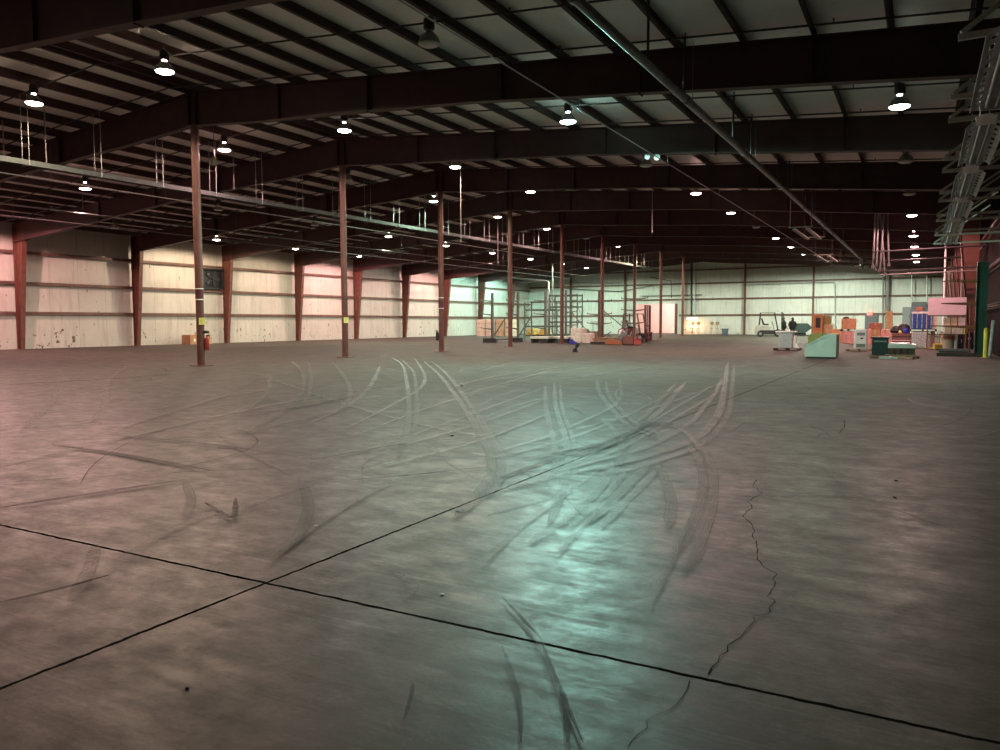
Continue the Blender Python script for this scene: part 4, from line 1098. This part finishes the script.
# ---------------------------------------------------------------- right hand clutter
# pale wrapped drum on a pallet
p = on_z(786, 350.6)
pallet(p.x-.62, p.x+.62, p.y-.1, p.y+1.0, 0, DWOOD, 'dark pallet under the pale lidded bin in front of the forklift')
r = empty('lidded_bin', (p.x-.05, p.y+.45, .125), label='pale grey plastic bin with white lid on a dark pallet', cat='bin')
MB().prism([(-.30, 0), (.30, 0), (.36, .82), (-.36, .82)], -.33, .33).build('bin_body', mat('pale_grey_bin', (.40, .42, .41), .45, var=.15), r, bevel=.03)
MB().box(-.50, .48, -.38, .38, .80, .87).build('lid', WHITE, r, bevel=.02)
r = empty('white_rags', (p.x+.42, p.y+.2, .125), label='white crumpled wrap hanging down beside the pale bin', cat='plastic wrap')
MB().prism([(-.08, .0), (.20, 0), (.08, .16), (-.02, .30), (.06, .50), (.02, .66), (-.06, .60), (-.10, .3)], -.08, .08).build('folds', WHITE, r, bevel=.02)

# big pale wedge hopper
p = on_z(820, 358.3); Y = p.y
a = on_y(804.5, 357, Y); b = on_y(836, 358, Y)
W = b.x-a.x
r = empty('wedge_bin', (a.x, Y+.6, 0), label='large pale green wedge shaped bin on the open floor at right', cat='bin')
MB().prism([(0, .05), (W, .05), (W, .96), (W-.30, .98), (W-.34, .92), (0, .44)], -.6, .6).build('shell', PGREEN, r, bevel=.015)
MB().prism([(-.03, .42), (0, .50), (W-.36, .98), (W-.33, .90)], -.62, .62).build('sloped_rim', mat('pale_rim', (.48, .55, .48), .45), r)
MB().box(.06, W-.06, -.55, .55, 0, .05).build('skid', BLACK, r)
MB().prism([(.02, .50), (W-.42, .93), (W-.5, 1.0), (.12, .98), (.0, .80)], .15, .58).build('olive_liner', OLIVE, r, bevel=.02)

# wooden cabinet and olive box
fbox(812, 822, 314, 340.5, .8, 'wooden_cabinet', mat('orange_plywood', (.42, .20, .07), .7, var=.25), 'tall orange plywood cabinet with a dark opening beside the far post', 'cabinet',
     extras=lambda r, hw, hd, h: (MB().box(-hw*.35, hw*.6, -hd-.01, -hd+.0, h*.48, h*.86).build('dark_opening', BLACK, r), MB().box(-hw*.5, hw*.7, -hd-.03, -hd-.01, h*.88, h*.92).build('top_trim', WOOD, r)))
fbox(823, 832, 324.5, 340.5, .9, 'tan_carton', CARDT, 'tan carton stack under the olive crate', 'carton', extras=tape)
Yc = on_z(827.5, 340.5).y; zc = on_y(827.5, 324.5, Yc).z
fbox(822.8, 830.5, 316, 324.5, .85, 'olive_crate', OLIVE, 'olive crate on top of the tan carton beside the plywood cabinet', 'crate', Y=Yc+.02, z0=zc)
fbox(831.5, 841, 329, 341.8, .8, 'open_carton', mat('peach_carton', (.66, .36, .16), .8), 'open orange carton leaning behind the pale wedge bin', 'carton', extras=tape)
# orange carton on pallet on pink box
r, hw, h, Yc = fbox(841, 853.5, 331, 343.5, .9, 'pink_carton', mat('pink_carton_board', (.62, .30, .26), .8, var=.3), 'faded pink carton below the stacked orange carton', 'carton', extras=tape)
zt = h
a = on_y(840, 331, Yc); b = on_y(855.5, 331, Yc)
pallet(a.x, b.x, Yc, Yc+.9, zt, DWOOD, 'dark pallet between the orange carton and the pink carton')
fbox(841.2, 855.2, 318.5, 329.3, .9, 'orange_carton', CARDO, 'big orange carton on a pallet atop the pink carton', 'carton', Y=Yc+.02, z0=zt+.125, extras=tape)
zt2 = on_y(848, 318.5, Yc).z
r = empty('black_bag', on_y(846, 318.5, Yc+.4) , label='small black bag lying on top of the orange carton', cat='bag')
r.location.z = on_y(848, 318.5, Yc+.02).z
MB().lathe([(.001, 0), (.2, .0), (.22, .06), (.12, .12), (.001, .14)], 10).build('bag_body', BLACK, r, smooth=True)
# white printed drum/box on a pallet
p = on_z(859, 351.3)
pallet(p.x-.62, p.x+.52, p.y, p.y+.95, 0, WOOD, 'flat wooden pallet under the white printed box')
def prints(r, hw, hd, h):
    for (z0, z1, x0, x1, m_) in ((.78, .83, -.5, .7, PRINT), (.69, .75, -.5, .7, PRINT), (.50, .58, .0, .45, PRINT), (.06, .26, -.62, .8, PRINTG)):
        MB().box(hw*x0, hw*x1, -hd-.004, -hd, h*z0, h*z1).build('printed_band', m_, r)
fbox(853.5, 866.5, 329.5, 349, .75, 'white_box', WHITE, 'white box printed with dark bands on a flat pallet', 'box', Y=p.y+.1, z0=.125, bevel=.04, extras=prints)
fbox(866.5, 870.5, 329, 345, .6, 'pink_carton', mat('salmon_panel', (.70, .28, .24), .7), 'narrow salmon pink carton right of the white printed box', 'carton')
# brown cartons
r, hw, h, Yc = fbox(869.5, 880, 329.5, 343.6, .9, 'brown_carton', CARD, 'brown carton behind the dark green crate, lower of two', 'carton', extras=tape)
fbox(868.8, 881.5, 323, 329.5, .85, 'brown_carton', mat('red_brown_carton', (.34, .12, .07), .8, var=.3), 'reddish brown carton on top of the lower brown carton', 'carton', Y=Yc+.02, z0=h, extras=tape)
fbox(878, 891.5, 329.5, 343, .8, 'pink_white_carton', mat('pink_white_board', (.80, .45, .38), .6, var=.15), 'bright pinkish carton right of the brown cartons', 'carton', extras=tape)
fbox(885, 892, 311, 341, .35, 'carton_tube_bundle', mat('tan_tubes', (.42, .30, .14), .8, var=.35), 'upright bundle of tan carton tubes leaning near the grey far post', 'tube bundle', bevel=.06)
# dark green crate with black rim
def rim(r, hw, hd, h):
    MB().box(-hw-.05, hw+.05, -hd-.03, hd+.03, h-.05, h+.02).build('rim', BLACK, r)
    MB().box(-hw*.75, hw*.9, -hd-.008, -hd, h*.74, h*.82).build('pale_strip', GREYP, r)
fbox(871.5, 887.5, 337.5, 355, .9, 'dark_green_crate', DTEAL, 'dark green crate with black rim in front of the cartons', 'crate', extras=rim)
# pale sheet stack on timber
p = on_z(899, 357.2); Y = p.y
a = on_y(885, 357, Y); b = on_y(917, 357, Y); W = (b.x-a.x)/2
r = empty('sheet_stack', ((a.x+b.x)/2, Y+.8, 0), label='stack of pale green sheets on rough timber at right', cat='sheet stack')
MB().box(-W*.85, W*.9, -.55, .55, .36, .52).build('sheets', PALE, r, bevel=.02)
MB().box(-W*.8, W*.5, -.53, .53, .52, .57).build('top_sheet', WHITE, r, bevel=.01)
for x in (-.62, -.2, .2, .62): MB().box(W*x-.14, W*x+.14, -.6, .6, .10, .36).build('timber_block', DWOOD, r)
MB().box(-W, W, -.7, -.5, 0, .10).build('timber', WOOD, r); MB().box(-W*.8, W*.9, .3, .5, 0, .10).build('timber', WOOD, r)
for i in range(5):
    q = on_z(878+8.5*i+2*(i % 2), 358.0+(i % 2)*.6)
    o = MB().box(-.32, .32, -.05, .05, 0, .09, rot=('Z', .5-.33*i)).build('scrap_timber', (WOOD, PALE, DWOOD, WOOD, DWOOD)[i], None, (q.x, q.y-.28, 0))
    tag(o, ['short scrap timber at the left foot of the pale sheet stack', 'pale scrap strip before the sheet stack', 'dark scrap timber at the middle of the sheet stack foot', 'brown scrap timber before the right half of the sheet stack', 'dark scrap timber at the right foot of the sheet stack'][i], 'scrap timber', 'scrap timbers before the sheet stack')
# red brown boards
def blines(r, hw, hd, h):
    for k_ in range(3): MB().box(-hw*1.02, hw*1.02, -hd-.02, hd+.02, h*(.2+.27*k_), h*(.24+.27*k_)).build('spacer_strip', PINK if k_ == 1 else BLACK, r)
r, hw, h, Yc = fbox(891.5, 911, 333, 347.5, 1.1, 'board_stack', BOARD, 'thick stack of red brown boards behind the pale sheets', 'board stack', extras=blines)
for (px, w_, hh_, m_, lab) in ((896, .34, .42, BLACK, 'left black bag on the red brown boards'), (903.5, .38, .55, BLACK, 'big black bag on the right of the red brown boards'), (905.5, .20, .34, BLUET, 'bright blue bag on the red brown boards'), (900.5, .12, .2, YELT, 'small yellow pouch on the red brown boards')):
    q = on_y(px, 333, Yc+(.35 if m_ == BLACK else .12))
    b_ = MB().lathe([(.001, 0), (w_*.8, 0), (w_, hh_*.3), (w_*.8, hh_*.7), (w_*.3, hh_*.95), (.001, hh_)], 11).build('bag', m_, None, (q.x, q.y, h), smooth=True)
    tag(b_, lab, 'bag', 'bags heaped on the boards')
# blue wrapped load over clear wrapped load
r, hw, h, Yc = fbox(911, 929, 331.5, 348.3, 1.0, 'clear_wrapped_load', CLEAR, 'grey load in clear wrap under the blue load', 'wrapped load', bevel=.08)
a = on_y(909, 331, Yc); b = on_y(937, 331, Yc)
pallet(a.x, b.x, Yc, Yc+1.1, h, DWOOD, 'dark pallet carrying the blue wrapped load')
def blues(r, hw, hd, h):
    for x in (-.9, -.45, 0, .42, .85): MB().box(hw*x-.02, hw*x+.02, -hd-.008, -hd, .05, h*.85).build('white_edge', CLEAR, r)
    MB().box(-hw, hw, -hd-.006, -hd, h*.86, h*.97).build('wrap_band', WRAP, r)
r2, hw2, h2, _ = fbox(911, 932.5, 311, 330, 1.05, 'blue_load', BLUE, 'blue crates in shiny wrap stacked on the clear wrapped load', 'wrapped load', Y=Yc+.02, z0=h+.125, bevel=.03, extras=blues)
fbox(933, 937, 312, 330, .8, 'white_carton', CARDP, 'narrow pale carton right of the blue load', 'carton', Y=Yc+.12, z0=h+.125)
fbox(916, 922.5, 307, 311, .4, 'red_tote', ORNG, 'small orange red tote on top of the blue load', 'tote', Y=Yc+.3, z0=h+.125+h2)
fbox(930, 934.5, 331.3, 347.5, .25, 'red_brown_post', BOARD, 'short red brown post propping the pallet right of the clear load', 'post', Y=Yc+.1, z0=0)
bpy.data.objects[-1 if False else 'red_brown_post'].name = 'prop_post'
pallet_jack(on_z(936.5, 349.6), -1.1, mat('yellow_jack', (.40, .30, .05), .5), 'yellow pallet jack below the blue load').scale = (.75, .75, .75)
# rack of arms with pink panels
G = on_z(979.5, 356.6)
r = empty('green_cantilever_rack', (G.x, G.y, 0), label='tall dark green steel rack upright with rusty arms at the right edge', cat='rack')
zt = on_y(979.5, 262, G.y).z
u = MB()
for s in (-1, 1): u.box(s*.19-.015, s*.19+.015, -.12, .12, 0, zt)
u.box(-.19, .19, -.015, .015, 0, zt); u.build('upright', GREEN, r)
MB().box(-1.55, .25, -.12, .12, 0, .14).build('base_beam', DWOOD, r)
for z in (on_y(960, 303.5, G.y).z, on_y(960, 326.5, G.y).z, on_y(960, 281, G.y).z):
    MB().prism([(-.19, z-.10), (-.19, z+.05), (-1.45, z+.03), (-1.45, z-.01)], -.05, .05).build('arm', RUST, r)
for i in range(7):
    MB().box(-.215, -.205, -.05, .05, .5+.5*i, .56+.5*i).build('bolt_plate', GALV, r)
p = on_z(985.3, 357.6)
r = empty('yellow_bollard', (p.x, p.y, 0), label='yellow steel bollard at the foot of the green rack upright', cat='bollard')
MB().tube([(0, 0, 0), (0, 0, 1.12)], .085, 18).build('post', YEL, r, smooth=True)
MB().lathe([(.085, 1.12), (.07, 1.17), (.03, 1.20), (.001, 1.205)], 18).build('domed_cap', YEL, r, smooth=True)
MB().box(-.13, .13, -.13, .13, 0, .015).build('base_plate', YEL, r)
# pink boards standing behind, cartons below
Yp = 46.2
def legs(r, hw, hd, h): pass
a = on_y(928.5, 298, Yp); b = on_y(967, 298, Yp)
zp0, zp1 = on_y(948, 315, Yp).z, on_y(948, 297.5, Yp).z
r = empty('storage_shelf', ((a.x+b.x)/2, Yp+.45, 0), label='open steel shelf holding pink boards and small cartons at right', cat='shelf')
W = (b.x-a.x)/2
for s in (-1, 1):
    for t in (-1, 1): MB().box(s*W-.03, s*W+.03, t*.4-.03, t*.4+.03, 0, zp0).build('upright', RUST, r)
zs = [on_y(955, y_, Yp).z for y_ in (348, 334.0, 325.5, 315.2)]
for z in zs[1:]: MB().box(-W, W, -.43, .43, z-.05, z).build('shelf_board', DWOOD, r)
o = MB().box(-W, W, -.05, .05, 0, zp1-zp0).build('pink_boards', PINK, None, ((a.x+b.x)/2, Yp+.25, zp0), bevel=.005)
tag(o, 'large pale pink board standing on the top shelf at right', 'board')
ci = 0
for (x0, x1, lev, m_, lab) in ((944, 950.5, 2, CARDP, 'pale orange carton on the upper shelf, left'), (951, 957.5, 2, mat('peach_board', (.75, .45, .30), .8), 'peach carton on the upper shelf, middle'), (958.5, 967, 2, PINK, 'pink carton on the upper shelf, right'),
                         (945, 951.5, 1, CARDP, 'pale carton on the lower shelf, left'), (952, 963.5, 1, mat('pale_pink_carton', (.80, .55, .48), .8), 'pale pink carton on the lower shelf, middle'), (964, 967.5, 1, YELT, 'small yellow carton on the lower shelf, right')):
    h_ = (zs[lev+1]-zs[lev]-.05)*.86; aa = on_y(x0, 320, Yp+.1); bb = on_y(x1, 320, Yp+.1)
    rr = empty('shelf_carton', ((aa.x+bb.x)/2, Yp+.4, zs[lev]), label=lab, cat='carton', group='cartons on the steel shelf')
    MB().box(-(bb.x-aa.x)/2+.01, (bb.x-aa.x)/2-.01, -.3, .3, 0, h_).build('body', m_, rr, bevel=.01)
# tan drum, white strip, navy cabinet before the shelf
p = on_z(947, 349.0)
r = empty('fibre_drum', (p.x, p.y+.3, 0), label='tan fibre drum standing left of the navy cabinet', cat='drum')
hd_ = on_y(947, 333, p.y+.3).z
MB().lathe([(.001, 0), (.31, 0), (.315, .03), (.31, .05), (.31, hd_-.08), (.32, hd_-.07), (.32, hd_), (.001, hd_)], 26).build('drum_body', CARDP, r, smooth=True)
MB().lathe([(.001, 0), (.33, .0), (.33, .05), (.001, .055)], 26).build('lid', CARDP, r, (0, 0, hd_), smooth=True)
fbox(953.7, 956.3, 335, 349, .3, 'white_strip_box', WHITE, 'narrow white box between tan drum and navy cabinet', 'box')
def nav(r, hw, hd, h):
    MB().box(hw*.35, hw*.75, -hd-.006, -hd, h*.58, h*.70).build('pale_label', GALV, r)
    MB().box(-hw, hw, -hd-.01, -hd, h*.95, h).build('top_edge', BLACK, r)
    MB().box(-hw*.5, -hw*.4, -hd-.03, -hd, h*.4, h*.6).build('handle', GALV, r)
fbox(957, 972.5, 332.5, 348.8, .7, 'navy_cabinet', NAVY, 'dark navy cabinet with a small pale label, left of the green upright', 'cabinet', extras=nav)
p = on_z(957, 355.2)
r = empty('steel_roll_skid', (p.x, p.y, 0), label='low dark skid with a rolled sheet in front of the drum', cat='skid')
MB().box(-.72, .55, -.3, .5, 0, .10).build('skid', DWOOD, r)
MB().tube([(-.7, .1, .19), (.5, .1, .19)], .09, 14).build('roll', mat('dark_grey_roll', (.10, .095, .09), .6), r, smooth=True)
p = on_z(968.5, 356.0)
r = empty('steel_stand', (p.x, p.y-.25, 0), label='thin dark steel stand rising before the navy cabinet', cat='stand')
MB().tube([(0, 0, 0), (0, 0, 2.1)], .03, 8).build('pole', LIFTR, r); MB().box(-.2, .2, -.15, .15, 0, .04).build('foot', LIFTR, r)
# leaning pale pipes and dark tall items against the right wall
for (px, py, Y, dz, lab) in ((995.5, 353, 36.6, 1.25, 'pale tube leaning on the dark right wall at the frame edge'),):
    q = on_z(px, py+4)
    tag(MB().tube([(q.x-.2, q.y, .03), (q.x-.1, q.y+.2, 1.5)], .075, 12).build('leaning_tube', mat('grey_tube', (.35, .33, .32), .5), smooth=True), lab, 'tube')

# ---------------------------------------------------------------- on the far wall
def wallbox(px0, px1, y0, y1, d, name, m, lab, cat, floor_=False, **k):
    Y = YE-.22-d
    a = on_y(px0, y0, Y); b = on_y(px1, y1, Y)
    z0 = 0 if floor_ else b.z
    r = empty(name, ((a.x+b.x)/2, Y+d/2, z0), label=lab, cat=cat)
    hw = (b.x-a.x)/2; MB().box(-hw, hw, -d/2, d/2, 0, a.z-z0).build('body', m, r, bevel=.02)
    MB().box(-hw*.8, hw*.8, -d/2-.02, -d/2, (a.z-z0)*.1, (a.z-z0)*.9).build('door', m, r, bevel=.005)
    MB().box(hw*.55, hw*.65, -d/2-.05, -d/2-.02, (a.z-z0)*.45, (a.z-z0)*.55).build('handle', BLACK, r)
    return r
wallbox(902.5, 910.5, 307, 326, .4, 'electrical_cabinet', GREYP, 'grey electrical cabinet on the far wall, left of two', 'cabinet')
wallbox(911.5, 926, 302, 316, .4, 'electrical_cabinet', GREYD, 'dark grey electrical cabinet on the far wall, right of two', 'cabinet')
r = wallbox(865, 877, 314.5, 335, .06, 'grey_exit_door', GREYD, 'dark grey exit door in the far wall under the red sign', 'door', True)
a = on_y(867.2, 312, YE-.35); b = on_y(872.4, 315.4, YE-.35)
r = empty('exit_sign', ((a.x+b.x)/2, YE-.3, b.z), label='small glowing red exit sign over the grey door', cat='sign')
MB().box(-(b.x-a.x)/2, (b.x-a.x)/2, -.06, .3, 0, a.z-b.z).build('sign_body', EXITR, r, bevel=.01)
fc = bpy.data.curves.new('exit_letters', 'FONT'); fc.body = 'EXIT'; fc.size = .30; fc.align_x = 'CENTER'; fc.extrude = .004
fo = bpy.data.objects.new('tmp_letters', fc); COL.objects.link(fo); fm = bpy.data.meshes.new_from_object(fo.evaluated_get(bpy.context.evaluated_depsgraph_get())); bpy.data.objects.remove(fo); fm.materials.clear(); fo = bpy.data.objects.new('lettering', fm); COL.objects.link(fo); fo.parent = r; fo.location = (0, -.07, .09); fo.rotation_euler = (PI/2, 0, 0); fo.data.materials.append(WHITE)
# wall pipes
def wpipe(pts, rad, m, lab):
    Y = YE-.42; P = [on_y(x, y_, Y) for x, y_ in pts]
    tag(MB().tube([(q.x, Y, q.z) for q in P], rad, 8).build('wall_pipe', m, smooth=True), lab, 'pipe', 'pipes fixed along the far wall')
wpipe([(691.5, 262), (691.5, 316)], .12, BLKPIPE, 'thick dark vertical pipe on the far wall right of the pink doorway')
wpipe([(694.5, 258), (694.5, 318)], .06, GALV, 'pale vertical pipe beside the thick dark wall pipe')
wpipe([(566, 288.5), (620, 291.5), (660, 284), (690, 283)], .05, PIPE, 'thin grey pipe sloping over the pink doorway')
wpipe([(640, 296), (702, 294.8)], .05, PIPE, 'short level pipe just above the pink doorway')
wpipe([(650, 277), (671, 281), (671.5, 298)], .05, BLKPIPE, 'bent dark pipe dropping above the pink doorway')
wpipe([(748, 284.5), (812, 282.3), (833, 282), (835, 284), (835, 331)], .05, GALV, 'pale conduit running level then dropping beside the orange carton')
wpipe([(816, 298), (816, 314)], .05, GALV, 'short pale vertical conduit right of the red far post')
wpipe([(883, 276), (883, 331)], .07, PIPE, 'grey vertical pipe left of the grey far post')
wpipe([(912, 268), (912, 306)], .06, GALV, 'vertical conduit above the dark grey electrical cabinet')
wpipe([(927, 266), (927, 300)], .06, GALV, 'rightmost vertical conduit on the far wall')
wpipe([(575, 283), (622, 283)], .04, PIPE, 'thin level pipe between girts on the left of the far wall')
# far wall tube lamp with warm glow and clutter below
a = on_y(686.5, 318.3, YE-1.0); b = on_y(698, 318.3, YE-1.0)
r = empty('bench_lamp', ((a.x+b.x)/2, YE-1.0, a.z), label='glowing warm tube lamp on the far wall right of the doorway', cat='lamp')
hw = (b.x-a.x)/2
MB().box(-hw, hw, -.12, .12, 0, .10).build('housing', WHITE, r); MB().tube([(-hw+.05, 0, -.03), (hw-.05, 0, -.03)], .035, 8).build('tube', glow('warm_tube', (1, .72, .42), 14), r)
MB().bar((0, 0, .05), (0, .8, .05), .05).build('wall_arm', PIPE, r)
L = bpy.data.lights.new('bench_light', 'AREA'); L.shape = 'RECTANGLE'; L.size = hw*1.8; L.size_y = .1; L.energy = 90; L.color = (1, .55, .28)
lo = bpy.data.objects.new('bench_light', L); COL.objects.link(lo); lo.parent = r; lo.location = (0, 0, -.08)
def stool(px, yb, lab, m_):
    q = on_z(px, yb); q.y = min(q.y, YE-1.0); q = on_y(px, yb, q.y)
    r = empty('workshop_stool', (q.x, q.y, 0), label=lab, cat='stool', group='stools and frames under the far wall')
    MB().lathe([(.001, .68), (.2, .68), (.21, .72), (.001, .74)], 14).build('seat', m_, r)
    for k_ in range(4):
        an = k_*PI/2+.4; MB().tube([(.13*math.cos(an), .13*math.sin(an), .68), (.24*math.cos(an), .24*math.sin(an), 0)], .02, 6).build('leg', m_, r)
    MB().tube([(0, .1, .7), (0, .2, 1.5)], .03, 6).box(-.2, .2, .17, .2, 1.15, 1.5).build('backrest', m_, r)
stool(692.5, 334, 'rusty workshop stool under the glowing tube lamp', RUST)
stool(698, 334, 'rusty high backed stool right of the glowing tube lamp', RUST)
stool(711.5, 334, 'brown high backed stool by the far wall, left of the grey tub', WOOD)
stool(717, 334, 'brown stool by the far wall, beside the grey tub', WOOD)
q = on_y(725, 334, YE-1.2)
r = empty('grey_tub', (q.x, YE-1.2, 0), label='blue grey waste bin standing alone against the far wall', cat='bin')
MB().lathe([(.001, 0), (.30, 0), (.40, .62), (.44, .64), (.44, .70), (.38, .70), (.36, .62), (.28, .05), (.001, .04)], 20).build('bin_body', GREYB, r, smooth=True)
q = on_y(688.5, 334, YE-1.2)
r = empty('pale_carton', (q.x, YE-1.3, 0), label='pale carton under the left end of the glowing tube lamp', cat='carton')
MB().box(-.5, .5, -.4, .4, 0, .42).build('body', CARDP, r, bevel=.02); MB().box(-.06, .06, -.41, .41, .41, .425).build('tape_strip', CARDT, r)
# small emergency light heads on beams and a flood lamp by the nearest post
for (px, py, k_, lab) in ((648, 156.5, 2, 'left bright head of the emergency light under a beam'), (657.5, 157.5, 2, 'right dim head of the emergency light under a beam')):
    y = FV[k_]; q = on_y(px, py, y)
    r = empty('emergency_light_head', (q.x, y, q.z), label=lab, cat='lamp', group='emergency light heads under a beam')
    MB().lathe([(.001, -.12), (.05, -.12), (.12, .0), (.12, .05), (.001, .05)], 14).build('lamp_body', LAMPB, r).rotation_euler = (PI/2, 0, 0)
    MB().lathe([(.001, 0), (.10, 0), (.10, .01), (.001, .015)], 14).build('lens', LENSOFF, r, (0, -.05, 0)).rotation_euler = (PI/2, 0, 0)
    MB().tube([(0, .03, .06), (0, .0, bz(q.x)-q.z-.02)], .02, 6).build('bracket', PIPE, r)
q = on_y(213, 161.5, 21.0)
r = empty('flood_lamp', (q.x, 21.0, q.z), -.4, label='small boxy yellowish flood lamp right of the nearest post top', cat='lamp')
MB().prism([(-.16, -.12), (.16, -.12), (.13, .14), (-.13, .14)], -.08, .12).build('housing', mat('olive_yellow', (.30, .27, .12), .5), r, bevel=.01)
MB().box(-.12, .12, -.09, -.075, -.09, .1).build('glass', LENSOFF, r)
MB().tube([(0, .05, .1), (0, .05, roof(q.x)-q.z+.01)], .012, 6).build('hanger_rod', PIPE, r)
# ---------------------------------------------------------------- render look
wd = bpy.data.worlds.new('world'); S.world = wd; wd.use_nodes = True
wd.node_tree.nodes['Background'].inputs[0].default_value = (.02, .018, .018, 1)
wd.node_tree.nodes['Background'].inputs[1].default_value = .5
S.view_settings.view_transform = 'Standard'; S.view_settings.look = 'None'
S.view_settings.gamma = 1; S.view_settings.use_curve_mapping = False
S.view_settings.exposure = .38
S.cycles.sample_clamp_indirect = 4; S.cycles.max_bounces = 8; S.cycles.diffuse_bounces = 5
S.cycles.use_denoising = True
